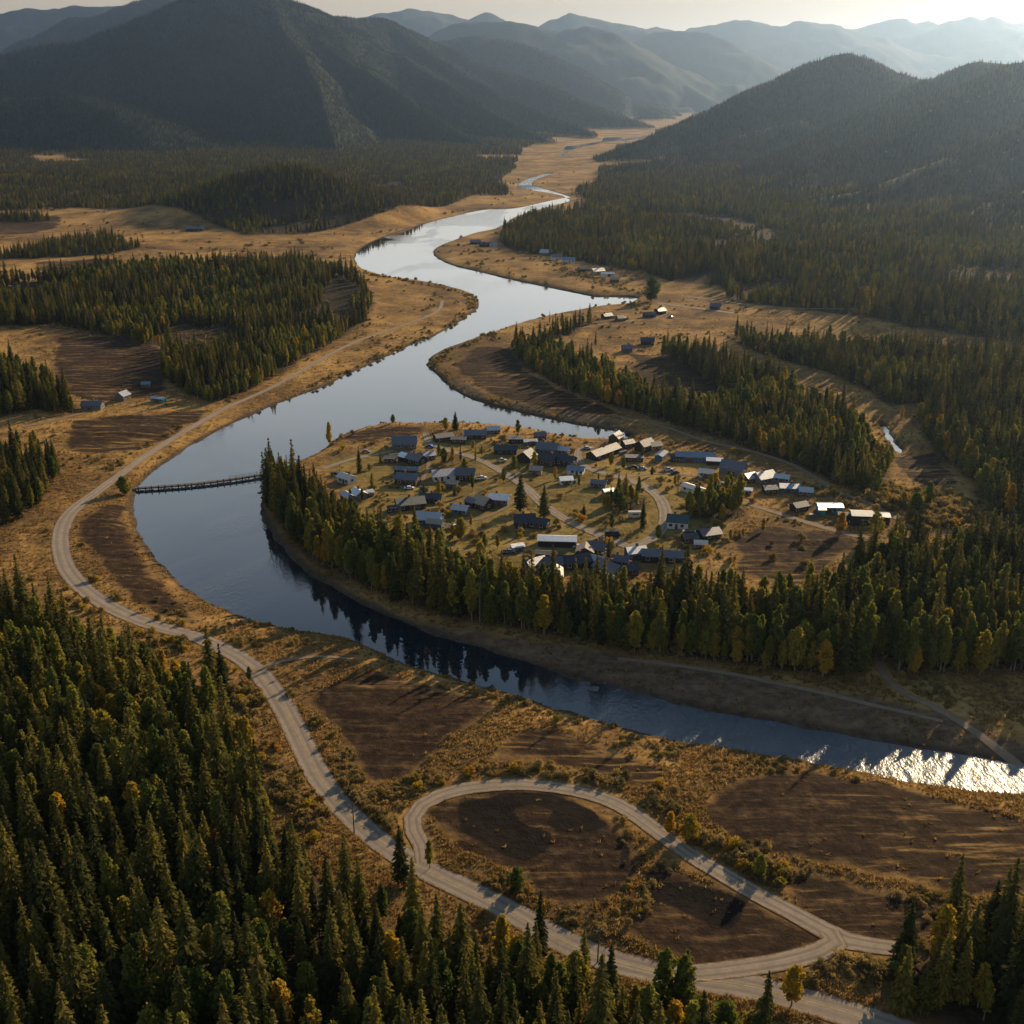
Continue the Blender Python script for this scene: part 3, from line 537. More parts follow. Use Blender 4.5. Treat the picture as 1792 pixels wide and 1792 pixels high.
# ------------------------------------------------------------------ roads
def ribbon(name, L, m, lift, u0=-0.5, u1=0.5, nu=7, parent=None, width=None):
    d = np.gradient(L[:, :2], axis=0); d /= np.linalg.norm(d, axis=1)[:, None] + 1e-9
    nrm = np.stack([d[:, 1], -d[:, 0]], -1); us = np.linspace(u0, u1, nu)
    w = L[:, 2] * (.86 if name == 'road' else .92 if L[:, 2].max() < 6.05 else .80) if width is None else np.full(len(L), width)
    wob = (fbm(np.arange(len(L)) * 0.35, np.zeros(len(L)) + len(L), 3, 77) - 0.5) * 0.5 if width is None else 0
    xy = L[:, None, :2] + nrm[:, None] * (us[None, :, None] * (w + wob)[:, None, None])
    z = height(xy[..., 0], xy[..., 1]).reshape(xy.shape[:2]) + lift
    V = np.concatenate([xy, z[..., None]], -1).reshape(-1, 3); n = len(L)
    a, b = np.meshgrid(np.arange(n - 1), np.arange(nu - 1), indexing='ij')
    q = np.stack([a * nu + b, a * nu + b + 1, (a + 1) * nu + b + 1, (a + 1) * nu + b], -1).reshape(-1, 4)
    me = mesh_np(name, V, q, [m], smooth=True)
    uv = me.uv_layers.new(name='UVMap'); s = np.concatenate([[0], np.cumsum(np.linalg.norm(np.diff(L[:, :2], axis=0), axis=1))])
    UV = np.stack([np.tile(np.linspace(0, 1, nu), (n, 1)), np.tile(s[:, None], (1, nu))], -1).reshape(-1, 2)
    uv.data.foreach_set('uv', UV[q.ravel()].astype(np.float32).ravel())
    return put(name, me, parent)
for ri, ((nm, mt, lb, pts), L) in enumerate(zip(ROADS, ROAD_W)):
    o = tag(ribbon(nm, L, M[mt], 0.10 + 0.012 * (ri % 4)), lb, 'road' if nm != 'dirt_track' else 'track', kind='structure')
    if ri == 0:
        py = project(L[:, 0], L[:, 1], 2.6)[1]
        Lc = L[py > 1150]
        ribbon('centre_line', Lc, M['yellow_line'], 0.125, -0.5, 0.5, 2, o, 0.22)

# ------------------------------------------------------------------ plants: one mesh per variant
def quads_from(c, a, b):
    """c centre, a half long axis, b half short axis -> diamond-ended leaf quads"""
    V = np.stack([c - a, c + b, c + a, c - b], 1).reshape(-1, 3)
    return V, np.arange(len(V)).reshape(-1, 4)
def unit(v): return v / (np.linalg.norm(v, axis=-1, keepdims=True) + 1e-9)
def spruce_crown(seed, H=22.0, rad=3.0, low=0.10, dense=1.0, mat='spruce', ragged=0.3):
    g = np.random.default_rng(seed); C, A, B = [], [], []
    nw = int(46 * dense)
    for w in range(nw):
        t = (w + g.uniform(-.4, .4)) / nw; z = H * (low + (1 - low) * max(0, t) ** 0.92)
        rt = rad * (1 - t) ** 0.82 * (0.55 + 0.45 * min(1, t / 0.18 + 0.25)) + 0.18
        nb = max(4, int((9 if t < .75 else 6) * dense))
        for q in range(nb):
            if g.random() < 0.10 * ragged * 3: continue
            th = g.uniform(0, 2 * math.pi); L = rt * g.uniform(1 - ragged, 1.12)
            dr = np.array([math.cos(th), math.sin(th), 0]); side = np.array([-dr[1], dr[0], 0])
            nc = 2 + int(L / 0.75)
            for s in range(nc):
                f = (s + g.uniform(.2, .9)) / nc
                p = dr * L * f + side * g.normal(0, 0.10 * L) + np.array([0, 0, z - (0.30 + 0.25 * (1 - t)) * L * f ** 1.2 + 0.12 * L * f ** 3])
                tilt = dr * 0.85 + np.array([0, 0, -0.45 + g.normal(0, .22)]) + side * g.normal(0, .45)
                roll = g.normal(0, .7); sz = (0.34 + 0.13 * L) * g.uniform(.75, 1.3)
                a = tilt / np.linalg.norm(tilt); b = np.cross(a, [0, 0, 1]); b /= np.linalg.norm(b) + 1e-9
                b = b * math.cos(roll) + np.cross(a, b) * math.sin(roll)
                C.append(p); A.append(a * sz); B.append(b * sz * g.uniform(.38, .62))
    for s in range(6):
        C.append([0, 0, H * (0.985 + .006 * s)]); a = np.array([g.normal(0, .15), g.normal(0, .15), .5]); A.append(a); B.append(np.cross(a, [g.normal(), g.normal(), 0.1]) * .45)
    V, Q = quads_from(np.array(C), np.array(A), np.array(B))
    return mesh_np('spruce_crown_mesh', V, Q, [M[mat]])
def leafy_crown(seed, H=15.0, rad=2.6, low=0.22, nblob=26, nleaf=62, mat='aspen', leaf=0.42, name='leafy_crown_mesh', flat=1.0):
    g = np.random.default_rng(seed); C, A, B = [], [], []
    for b in range(nblob):
        t = (b + .5) / nblob; z = H * (low + (1 - low) * t * 0.94)
        prof = math.sin(math.pi * min(1, (t * .86 + .13))) ** 0.75
        th = b * 2.399 + g.uniform(-.5, .5); rr_ = rad * prof * g.uniform(.25, .85)
        c = np.array([math.cos(th) * rr_, math.sin(th) * rr_, z]); br = rad * g.uniform(.34, .56) * (0.55 + .45 * prof)
        n = int(nleaf * g.uniform(.7, 1.3)); d = unit(g.normal(size=(n, 3))); p = c + d * br * (g.uniform(0.45, 1.08, (n, 1))) * np.array([1, 1, 1.25 * flat])
        a = unit(g.normal(size=(n, 3)) + d * .3); bb = unit(np.cross(a, g.normal(size=(n, 3))))
        s = leaf * g.uniform(.6, 1.35, (n, 1)); C.append(p); A.append(a * s); B.append(bb * s * .72)
    V, Q = quads_from(np.concatenate(C), np.concatenate(A), np.concatenate(B))
    return mesh_np(name, V, Q, [M[mat]])
def trunk(seed, H, r, mat, limbs=0, bare=0.0):
    g = random.Random(seed); b = MB(); n = 6
    pts = [(g.uniform(-.12, .12) * q * .3, g.uniform(-.12, .12) * q * .3, H * q / n - (0.8 if q == 0 else 0)) for q in range(n + 1)]
    b.tube(pts, [r * (1 - .93 * q / n) * (1.35 if q == 0 else 1) for q in range(n + 1)], 7)
    for q in range(limbs):
        z = H * (.28 + .55 * q / max(1, limbs)); th = q * 2.4 + g.uniform(-.4, .4); L = H * .17 * (1.2 - z / H)
        x, y = math.cos(th), math.sin(th)
        b.tube([(0, 0, z), (x * L * .5, y * L * .5, z + L * .55), (x * L, y * L, z + L * 1.25)], [r * .34, r * .22, r * .06], 5)
    return b.mesh('trunk_mesh', M[mat])
def shrub_mesh(seed, mat='shrub', H=2.6, rad=1.7):
    g = np.random.default_rng(seed); C, A, B = [], [], []
    for b in range(9):
        th, q = g.uniform(0, 6.28), rad * math.sqrt(g.uniform(0, .75)); c = np.array([math.cos(th) * q, math.sin(th) * q, H * g.uniform(.25, .72)])
        n = 60; d = unit(g.normal(size=(n, 3))); p = c + d * rad * .48 * g.uniform(.3, 1.1, (n, 1)); p[:, 2] = np.maximum(p[:, 2], .08)
        a = unit(g.normal(size=(n, 3)) + np.array([0, 0, .7])); bb = unit(np.cross(a, g.normal(size=(n, 3)))); s = .24 * g.uniform(.6, 1.4, (n, 1))
        C.append(p); A.append(a * s); B.append(bb * s * .6)
    V, Q = quads_from(np.concatenate(C), np.concatenate(A), np.concatenate(B))
    return mesh_np('shrub_mesh', V, Q, [M[mat]])
def stems_mesh(seed, H=2.0, rad=1.1):
    g = random.Random(seed); b = MB()
    for q in range(7):
        th = g.uniform(0, 6.28); x, y = math.cos(th) * rad, math.sin(th) * rad
        b.tube([(x * .1, y * .1, -.3), (x * .5, y * .5, H * .5), (x, y, H * g.uniform(.7, 1))], [.06, .045, .015], 5)
    return b.mesh('stems_mesh', M['bark'])
SPRUCE = [(spruce_crown(11, 22, 3.1), trunk(1, 21.5, .27, 'bark')), (spruce_crown(12, 24, 3.3, .07, 1.05), trunk(2, 23.5, .3, 'bark')),
          (spruce_crown(13, 20, 2.5, .14, .95, ragged=.42), trunk(3, 19.6, .24, 'bark')), (spruce_crown(14, 23, 2.7, .20, .9, ragged=.5), trunk(4, 22.5, .27, 'bark')),
          (spruce_crown(15, 18, 3.2, .06, 1.0), trunk(5, 17.5, .25, 'bark')), (spruce_crown(16, 25, 3.6, .10, 1.1, ragged=.36), trunk(6, 24.5, .32, 'bark'))]
ASPEN = [(leafy_crown(21, 17, 2.3), trunk(21, 15.5, .2, 'pale_bark', 5)), (leafy_crown(22, 15, 2.7, .2), trunk(22, 13.5, .2, 'pale_bark', 5)),
         (leafy_crown(23, 19, 2.2, .25, 30), trunk(23, 17.5, .21, 'pale_bark', 6)), (leafy_crown(24, 13, 3.0, .15, 26, 70), trunk(24, 11.5, .2, 'pale_bark', 5)),
         (leafy_crown(25, 15, 2.2, .22, mat='gold'), trunk(25, 13.5, .19, 'pale_bark', 5)), (leafy_crown(26, 13, 2.6, .18, mat='gold'), trunk(26, 11.5, .19, 'pale_bark', 5))]
SP_H, AS_H = [22, 24, 20, 23, 18, 25], [17, 15, 19, 13, 15, 13]
SHRUB = [(shrub_mesh(31), stems_mesh(31)), (shrub_mesh(32, H=3.2, rad=1.6), stems_mesh(32, 2.6)), (shrub_mesh(33, H=2.0, rad=2.0), stems_mesh(33, 1.5)), (shrub_mesh(34, 'gold', 3.0, 1.6), stems_mesh(34))]
BUSHTREE = leafy_crown(41, 7.5, 3.4, .03, 24, 75, 'aspen', .36, 'bush_crown_mesh', .8)

def tree(kind, variant, loc, rz, sc, label, group=None, name=None, cat='tree'):
    protos = {'spruce': SPRUCE, 'aspen': ASPEN}[kind]
    r = thing(name or kind + '_tree', label, cat, loc, rz, sc, group)
    c = put('crown', protos[variant][0], r); t = put('trunk', protos[variant][1], r)
    PROTO.setdefault((kind, variant), (c, t))
    return r
def bush(variant, loc, rz, sc, label, group=None):
    r = thing('bush', label, 'bush', loc, rz, sc, group)
    f = put('foliage', SHRUB[variant][0], r); st = put('stem', SHRUB[variant][1], r)
    PROTO.setdefault(('shrub', variant), (f, st)); return r
PROTO = {}

M['fir'] = leaf_mat('dark_fir_needles', [(0.10, (0.010, 0.020, 0.016)), (0.45, (0.032, 0.043, 0.026)), (0.80, (0.085, 0.080, 0.036))], 0.34)
for v_ in range(3):
    cm_ = spruce_crown(61 + v_, 13, 2.4, .06, .62, mat='fir'); PROTO[('fir', v_)] = (bpy.data.objects.new('crown', cm_), bpy.data.objects.new('trunk', SPRUCE[v_][1]))
    PROTO[('fir', v_)] = (PROTO[('fir', v_)][0],)
def scatter(name, kind, nvar, pts, label, cat):
    """pts: array (n, 6) x y z rot scale variant; one object whose points carry copies of the plants"""
    pts = np.asarray(pts, float); n = len(pts)
    me = bpy.data.meshes.new(name); me.vertices.add(n); me.vertices.foreach_set('co', pts[:, :3].astype(np.float32).ravel())
    rot = np.zeros((n, 3), np.float32); rot[:, 2] = pts[:, 3]
    for an, ty, v, key in (('rot', 'FLOAT_VECTOR', rot, 'vector'), ('scl', 'FLOAT', pts[:, 4].astype(np.float32), 'value'), ('idx', 'INT', pts[:, 5].astype(np.int32), 'value')):
        me.attributes.new(an, ty, 'POINT').data.foreach_set(key, v.ravel())
    o = put(name, me); tag(o, label, cat, kind='stuff')
    ng = bpy.data.node_groups.new(name, 'GeometryNodeTree')
    ng.interface.new_socket('Geometry', in_out='INPUT', socket_type='NodeSocketGeometry')
    ng.interface.new_socket('Geometry', in_out='OUTPUT', socket_type='NodeSocketGeometry')
    N = ng.nodes; gi, go = N.new('NodeGroupInput'), N.new('NodeGroupOutput'); L = ng.links.new
    jo = N.new('GeometryNodeJoinGeometry')
    for v in reversed(range(nvar)):
        jj = N.new('GeometryNodeJoinGeometry')
        for ob in PROTO[(kind, v)]:
            oi = N.new('GeometryNodeObjectInfo'); oi.transform_space = 'ORIGINAL'; oi.inputs['Object'].default_value = ob; L(oi.outputs['Geometry'], jj.inputs[0])
        ti = N.new('GeometryNodeGeometryToInstance'); L(jj.outputs[0], ti.inputs[0]); L(ti.outputs[0], jo.inputs[0])
    ip = N.new('GeometryNodeInstanceOnPoints'); ip.inputs['Pick Instance'].default_value = True
    L(gi.outputs[0], ip.inputs['Points']); L(jo.outputs[0], ip.inputs['Instance'])
    for an, ty, sock in (('rot', 'FLOAT_VECTOR', 'Rotation'), ('scl', 'FLOAT', 'Scale'), ('idx', 'INT', 'Instance Index')):
        na = N.new('GeometryNodeInputNamedAttribute'); na.data_type = ty; na.inputs['Name'].default_value = an
        L(na.outputs['Attribute'], ip.inputs[sock])
    L(ip.outputs[0], go.inputs[0])
    md = o.modifiers.new('plants', 'NODES'); md.node_group = ng
    return o

# ------------------------------------------------------------------ buildings of the survey: px, py, length, depth, turn, wall height, pitch, front roof, back roof, wall, label [, wing]
RF = {'slate': roof_mat('slate_blue_roof', (0.105, 0.110, 0.118), .45), 'white': roof_mat('white_metal_roof', (0.72, 0.70, 0.66), .5, .08, .25), 'cream': roof_mat('cream_metal_roof', (0.60, 0.52, 0.40), .5, .12, .3),
      'blue': roof_mat('blue_metal_roof', (0.13, 0.18, 0.235), .4), 'pale': roof_mat('pale_blue_roof', (0.37, 0.39, 0.40), .4, .12), 'dark': roof_mat('charcoal_roof', (0.030, 0.032, 0.038), .6),
      'teal': roof_mat('dark_teal_roof', (0.035, 0.06, 0.065), .55), 'plum': roof_mat('plum_grey_roof', (0.10, 0.085, 0.095), .55), 'tan': roof_mat('tan_roof', (0.33, 0.26, 0.18), .7, .2, .3),
      'green': roof_mat('mossy_green_roof', (0.05, 0.065, 0.05), .7), 'lilac': roof_mat('lilac_grey_roof', (0.27, 0.25, 0.30), .45), 'patch': roof_mat('rusted_white_roof', (0.55, 0.54, 0.52), .55, .2, .9), 'bright': roof_mat('bright_blue_roof', (0.15, 0.245, 0.35), .4)}
WL = {'dk': plain('dark_board_wall', (0.035, 0.030, 0.028), .85, .2, .3), 'br': plain('brown_log_wall', (0.085, 0.052, 0.032), .85, .2, .35), 'gr': plain('grey_board_wall', (0.13, 0.125, 0.12), .85, .2, .3),
      'wh': plain('white_board_wall', (0.55, 0.53, 0.50), .8, .2, .12), 'bl': plain('blue_board_wall', (0.07, 0.11, 0.16), .8, .2, .2), 'ta': plain('tan_board_wall', (0.28, 0.21, 0.14), .85, .2, .2), 'tl': plain('teal_board_wall', (0.05, 0.22, 0.25), .8, .2, .2)}
M['pane'] = plain('dark_window_pane', (0.02, 0.025, 0.03), 0.12, 0.6, 0.1); M['trim'] = plain('pale_trim', (0.5, 0.48, 0.44), .7, .2, .1)
M['door'] = plain('brown_door', (0.10, 0.05, 0.03), .7, .3, .2); M['brick'] = plain('chimney_brick', (0.16, 0.075, 0.05), .9, .2, .4, 6)
V_ = 'house'; HOUSES = [
 (708, 782, 13, 9, 4, 3.0, 34, 'slate', 'slate', 'gr', 'slate blue house standing closest to the wooded river point', None),
 (729, 810, 9, 7, -38, 2.8, 30, 'slate', 'white', 'dk', 'dark slate house with a bright white metal wing', (-7, 0, 7, 6, 'white')),
 (712, 828, 12, 5, -6, 2.4, 22, 'slate', 'slate', 'dk', 'low slate shed just behind the plain blue roofed house', None),
 (714, 845, 11, 8, -16, 3.0, 26, 'slate', 'slate', 'br', 'steel blue roofed house with a long shadow over open lawn', None),
 (776, 838, 11, 8, 14, 2.8, 28, 'lilac', 'plum', 'wh', 'lilac grey roofed house between steel blue and dark plum houses', None),
 (815, 838, 9, 8, -4, 3.2, 32, 'plum', 'plum', 'dk', 'dark plum roofed house beside the two slim street trees', None),
 (607, 843, 8, 6, -40, 2.6, 26, 'cream', 'white', 'wh', 'small cream roofed cottage at the edge of the tree belt', None),
 (627, 872, 7, 6, -55, 2.8, 30, 'white', 'white', 'gr', 'small house with dazzling white roof half behind the tree belt', (0, -5, 8, 5, 'pale')),
 (643, 868, 5, 4, 30, 2.2, 20, 'pale', 'pale', 'gr', 'little pale blue shed by the dazzling white roof', None),
 (718, 888, 13, 8, 16, 2.8, 28, 'teal', 'teal', 'dk', 'long dark teal house near the tree belt', None),
 (754, 878, 10, 6, -4, 2.6, 26, 'dark', 'dark', 'dk', 'charcoal roofed house joined behind the dark teal house', None),
 (752, 915, 11, 8, -14, 2.8, 30, 'pale', 'tan', 'bl', 'blue walled house with a tan rear roof slope', (4, -4, 7, 5, 'tan')),
 (845, 888, 8, 7, -42, 3.0, 36, 'tan', 'tan', 'dk', 'steep tan roofed house on the lawn below the street', (-5, -2, 5, 5, 'slate')),
 (874, 880, 9, 7, -12, 2.8, 24, 'white', 'white', 'gr', 'white roofed house tucked beside the big spruce', None),
 (832, 766, 12, 7, 2, 2.6, 28, 'slate', 'pale', 'dk', 'blue grey bungalow on the upper bank terrace', None),
 (863, 758, 7, 5, 10, 2.6, 28, 'pale', 'slate', 'gr', 'small grey hut among bare bushes at the water side', None),
 (803, 774, 8, 5, -4, 2.2, 18, 'slate', 'slate', 'dk', 'low flat shed beside the blue grey bungalow', None),
 (776, 770, 10, 6, 24, 2.4, 24, 'dark', 'dark', 'dk', 'black roofed shed at the end of the village street', None),
 (886, 792, 12, 7, -8, 2.4, 26, 'dark', 'dark', 'dk', 'wide black roofed lodge above the street bend', None),
 (903, 774, 8, 5, 3, 2.6, 22, 'tan', 'dark', 'dk', 'dark cabin with tan roof edge behind the black lodge', None),
 (928, 778, 7, 4, 10, 2.2, 22, 'blue', 'slate', 'bl', 'small blue shed in the brown upper meadow', None),
 (958, 792, 11, 8, -14, 3.0, 32, 'slate', 'slate', 'gr', 'large slate house against the brown river knoll', None),
 (922, 806, 8, 8, 62, 2.8, 36, 'teal', 'teal', 'dk', 'dark teal house with its gable to the street', (6, 3, 4, 4, 'white')),
 (958, 812, 9, 7, -32, 3.0, 34, 'dark', 'green', 'br', 'dark log house in the middle of the clustered upper houses', None),
 (988, 812, 11, 7, -26, 2.8, 30, 'dark', 'dark', 'dk', 'dark house with pale gutter at the right of the cluster', None),
 (1008, 828, 8, 6, -16, 2.4, 24, 'blue', 'dark', 'wh', 'low house with bright blue awning by the street bend', None),
 (1056, 797, 21, 7, 47, 2.6, 30, 'plum', 'plum', 'dk', 'very long plum grey longhouse on the slant', None),
 (1078, 772, 7, 6, 60, 2.8, 38, 'plum', 'tan', 'br', 'brown gabled cabin at the head of the longhouse', None),
 (1128, 786, 9, 7, 42, 3.0, 34, 'dark', 'lilac', 'dk', 'dark fronted house with lilac roof near the inlet end', None),
 (1157, 802, 9, 4, 64, 2.4, 20, 'blue', 'blue', 'bl', 'narrow blue shed behind parked vehicles', None),
 (1110, 806, 9, 5, -4, 2.4, 18, 'plum', 'dark', 'dk', 'low dark garage beside the street', None),
 (1216, 806, 20, 7, -8, 3.0, 24, 'blue', 'white', 'bl', 'long blue shed with a dazzling white roof strip', None),
 (1250, 812, 8, 5, -8, 2.4, 20, 'white', 'white', 'dk', 'short white roofed store between long blue shed and steel barn', None),
 (1283, 828, 12, 9, -30, 3.4, 34, 'slate', 'pale', 'gr', 'tall steel grey gabled barn', None),
 (1312, 842, 7, 6, 30, 2.6, 30, 'pale', 'pale', 'dk', 'small pale grey hut next to the rusty patched roof', None),
 (1336, 842, 10, 8, 28, 2.8, 30, 'patch', 'patch', 'gr', 'house with a rusty patched white roof', None),
 (1364, 842, 9, 6, -20, 2.6, 20, 'pale', 'pale', 'gr', 'plain pale blue flat house right of the patched roof', None),
 (1381, 859, 9, 7, -8, 2.4, 18, 'bright', 'bright', 'bl', 'low bright blue roofed house by the dirt lane', None),
 (1214, 862, 12, 5, -48, 2.6, 18, 'cream', 'cream', 'wh', 'narrow cream trailer home behind the tall clump', None),
 (1186, 921, 9, 7, -14, 3.2, 32, 'teal', 'teal', 'wh', 'dark teal house with white gable at the street bend', None),
 (1240, 940, 9, 7, 18, 2.4, 26, 'plum', 'lilac', 'dk', 'half hidden plum roofed house beside golden bushes', None),
 (1160, 980, 17, 7, -9, 2.8, 24, 'slate', 'dark', 'dk', 'long dark slate hall at the end of the streets', None),
 (1112, 975, 8, 6, 14, 3.0, 28, 'pale', 'slate', 'bl', 'blue house joined to the long dark slate hall', None),
 (975, 953, 16, 6, -4, 2.8, 20, 'white', 'white', 'dk', 'long brilliant white roofed barn below the street', None),
 (918, 920, 9, 7, 8, 3.0, 36, 'dark', 'cream', 'dk', 'dark house with cream rear slope under the twin trees', None),
 (944, 922, 8, 6, -20, 2.6, 28, 'dark', 'dark', 'dk', 'black shed beside the twin trees', None),
 (1024, 972, 6, 7, 82, 2.8, 28, 'tan', 'tan', 'br', 'tan roofed cabin right of the brilliant white barn', None),
 (1046, 967, 7, 6, -24, 2.8, 32, 'plum', 'dark', 'dk', 'small plum cabin by the lower street', None),
 (1014, 990, 8, 7, 20, 2.8, 34, 'dark', 'dark', 'dk', 'black gabled house below the tan cabin', None),
 (936, 995, 8, 6, 30, 2.8, 32, 'slate', 'slate', 'bl', 'blue house rising behind the tree belt', None),
 (968, 994, 7, 6, 4, 2.8, 34, 'plum', 'plum', 'dk', 'dark plum house squeezed behind the tree belt', None),
 (991, 992, 7, 6, -4, 2.8, 36, 'dark', 'dark', 'dk', 'charcoal hut next to the squeezed plum house', None),
 (973, 1012, 8, 5, 88, 2.8, 30, 'cream', 'cream', 'wh', 'white gabled cottage peeping over the tree belt', None),
 (1066, 1004, 11, 8, -46, 3.0, 30, 'slate', 'slate', 'gr', 'big slate house on the slant above the tree belt', (4, -7, 6, 4, 'pale')),
 (905, 963, 5, 3.5, 18, 2.2, 20, 'white', 'white', 'wh', 'tiny white hut on the lawn beside a slim bush', None),
 (1451, 895, 11, 6, -2, 3.0, 12, 'pale', 'pale', 'tl', 'pale blue shed by the dirt lane', (-4.5, -4, 3, 3, 'pale')),
 (1506, 914, 9, 7, -6, 4.2, 16, 'cream', 'cream', 'dk', 'tall dark fronted barn with cream roof at the lane end', (8, 0, 8, 6, 'lilac')),
 (1398, 893, 7, 5, 24, 2.6, 30, 'dark', 'tan', 'dk', 'dark hut with golden roof back beside the lane', None),
 (163, 716, 12, 7, 0, 3.2, 28, 'slate', 'slate', 'gr', 'grey homestead house across the river', None),
 (216, 699, 7, 6, 70, 3.0, 36, 'pale', 'pale', 'gr', 'grey gabled cabin of the homestead', None),
 (256, 678, 5, 4, 10, 2.6, 30, 'blue', 'blue', 'bl', 'small blue hut at the wood edge of the homestead', None),
 (278, 703, 9, 4, -14, 2.2, 12, 'bright', 'bright', 'tl', 'long low turquoise shed of the homestead', None),
 (832, 427, 13, 8, 6, 2.8, 28, 'slate', 'dark', 'dk', 'dark house nearest the far spit tip', None),
 (848, 431, 12, 8, -6, 2.8, 26, 'dark', 'plum', 'dk', 'dark long house in the far bank hamlet', None),
 (862, 431, 11, 6, -8, 2.8, 22, 'bright', 'blue', 'wh', 'white walled blue house on the far spit', None),
 (955, 446, 12, 9, -20, 3, 34, 'pale', 'cream', 'gr', 'pale grey gabled house at the edge of far wood', None),
 (974, 454, 12, 9, 6, 3, 30, 'slate', 'blue', 'wh', 'round shouldered blue house in the far hamlet', None),
 (995, 459, 14, 9, -4, 3, 28, 'blue', 'blue', 'wh', 'wide blue house with white front in the far hamlet', None),
 (1022, 475, 12, 8, 8, 2.6, 26, 'green', 'dark', 'dk', 'low mossy shed between far hamlet houses', None),
 (1046, 479, 13, 8, 24, 3, 32, 'cream', 'tan', 'ta', 'tan gabled house in the far hamlet', None),
 (1063, 483, 13, 6, 2, 2.6, 20, 'bright', 'blue', 'wh', 'long bright blue shed at the end of far hamlet', None),
 (1076, 493, 9, 7, -10, 2.4, 30, 'tan', 'dark', 'br', 'small brown hut on the open bank', None),
 (1062, 557, 8, 6, 30, 2.4, 30, 'slate', 'dark', 'dk', 'dark slate cabin beside the wooded point', None),
 (1086, 561, 7, 6, 20, 2.4, 32, 'dark', 'green', 'br', 'brown mound shaped hut at the lane side', None),
 (1136, 555, 10, 6, 12, 2.6, 28, 'dark', 'dark', 'dk', 'black barn beside the big golden poplar', None),
 (1155, 549, 8, 7, 30, 2.8, 32, 'slate', 'dark', 'dk', 'blue black cabin under the big golden poplar', None),
 (1252, 541, 9, 7, -18, 2.8, 32, 'plum', 'dark', 'dk', 'lone dark cabin between two meadow lanes', None),
 (1097, 615, 7, 6, 8, 2.8, 34, 'slate', 'slate', 'gr', 'small grey cabin alone in the meadow', None),
 (1133, 602, 10, 7, -8, 2.8, 30, 'dark', 'plum', 'dk', 'dark barn in the shade of the spruce row', None),
 (683, 808, 6, 5, 8, 2.2, 22, 'dark', 'dark', 'dk', 'small dark shed left of the dark slate house with white wing', None),
 (750, 803, 6, 5, 20, 2.5, 30, 'lilac', 'lilac', 'gr', 'small lilac cabin right of the dark slate house with white wing', None),
 (792, 852, 5, 4, -12, 2.2, 26, 'tan', 'tan', 'br', 'tiny tan hut below the lilac grey and plum houses', None),
 (690, 895, 6, 4, 14, 2.2, 20, 'dark', 'green', 'dk', 'low mossy shed at the left end of the dark teal house', None),
 (806, 898, 7, 5, -18, 2.5, 30, 'pale', 'pale', 'gr', 'pale grey cabin on the worn drive below the plum house', None),
 (826, 884, 5, 4, 30, 2.2, 24, 'slate', 'slate', 'dk', 'little slate hut left of the steep tan roofed house', None),
 (945, 768, 6, 5, 12, 2.4, 30, 'plum', 'plum', 'br', 'plum hut behind the small blue shed of the upper meadow', None),
 (985, 794, 7, 5, -20, 2.6, 28, 'pale', 'lilac', 'gr', 'pale annexe standing right of the large slate house', None),
 (938, 828, 6, 5, -8, 2.4, 28, 'tan', 'tan', 'ta', 'tan hut in front of the dark teal gable and log house', None),
 (990, 846, 6, 5, 10, 2.4, 26, 'white', 'white', 'wh', 'small white hut below the clustered upper houses', None),
 (1048, 852, 7, 5, -16, 2.4, 24, 'slate', 'pale', 'gr', 'slate shed left of the clump inside the bending street', None),
 (1064, 866, 5, 4, 22, 2.2, 24, 'pale', 'pale', 'gr', 'pale little shed at the foot of the street clump', None),
 (1098, 782, 6, 5, 30, 2.5, 30, 'teal', 'teal', 'dk', 'dark teal hut between longhouse head and lilac house', None),
 (1146, 786, 6, 5, 20, 2.5, 30, 'tan', 'cream', 'ta', 'tan hut right of the lilac roofed house', None),
 (1184, 806, 6, 5, -10, 2.4, 24, 'dark', 'dark', 'dk', 'dark hut at the left end of the long blue shed', None),
 (1236, 834, 7, 5, -22, 2.6, 28, 'cream', 'tan', 'wh', 'cream cabin in front of the short white store', None),
 (1304, 864, 6, 4, -10, 2.3, 20, 'white', 'white', 'wh', 'white flat hut below the rusty patched roof', None),
 (1346, 862, 6, 5, 8, 2.4, 26, 'slate', 'slate', 'dk', 'slate hut left of the low bright blue house', None),
 (1410, 866, 6, 5, -14, 2.4, 28, 'pale', 'lilac', 'gr', 'pale hut at the right of the low bright blue house', None),
 (1206, 948, 6, 5, 12, 2.4, 28, 'dark', 'plum', 'dk', 'dark hut below the teal house at the street bend', None),
 (1226, 958, 5, 4, -8, 2.2, 26, 'cream', 'cream', 'ta', 'cream hut beside the half hidden plum house', None),
 (1086, 988, 7, 5, -20, 2.5, 30, 'plum', 'plum', 'dk', 'plum cabin left of the blue house and slate hall', None),
 (1102, 1004, 6, 5, 10, 2.5, 30, 'dark', 'dark', 'br', 'dark log cabin in front of the blue house, by the belt', None),
 (950, 976, 6, 4, -6, 2.3, 20, 'dark', 'dark', 'dk', 'flat black shed below the brilliant white barn', None),
 (1046, 988, 6, 5, -30, 2.5, 30, 'pale', 'pale', 'gr', 'pale cabin right of the black gabled house', None),
 (1478, 908, 6, 4, -8, 2.4, 20, 'plum', 'plum', 'dk', 'plum hut between pale blue shed and tall dark barn', None),
 (342, 404, 22, 9, 2, 3.0, 26, 'slate', 'pale', 'dk', 'far farmhouse at the foot of the low wooded hill', None),
]
HPOS = []
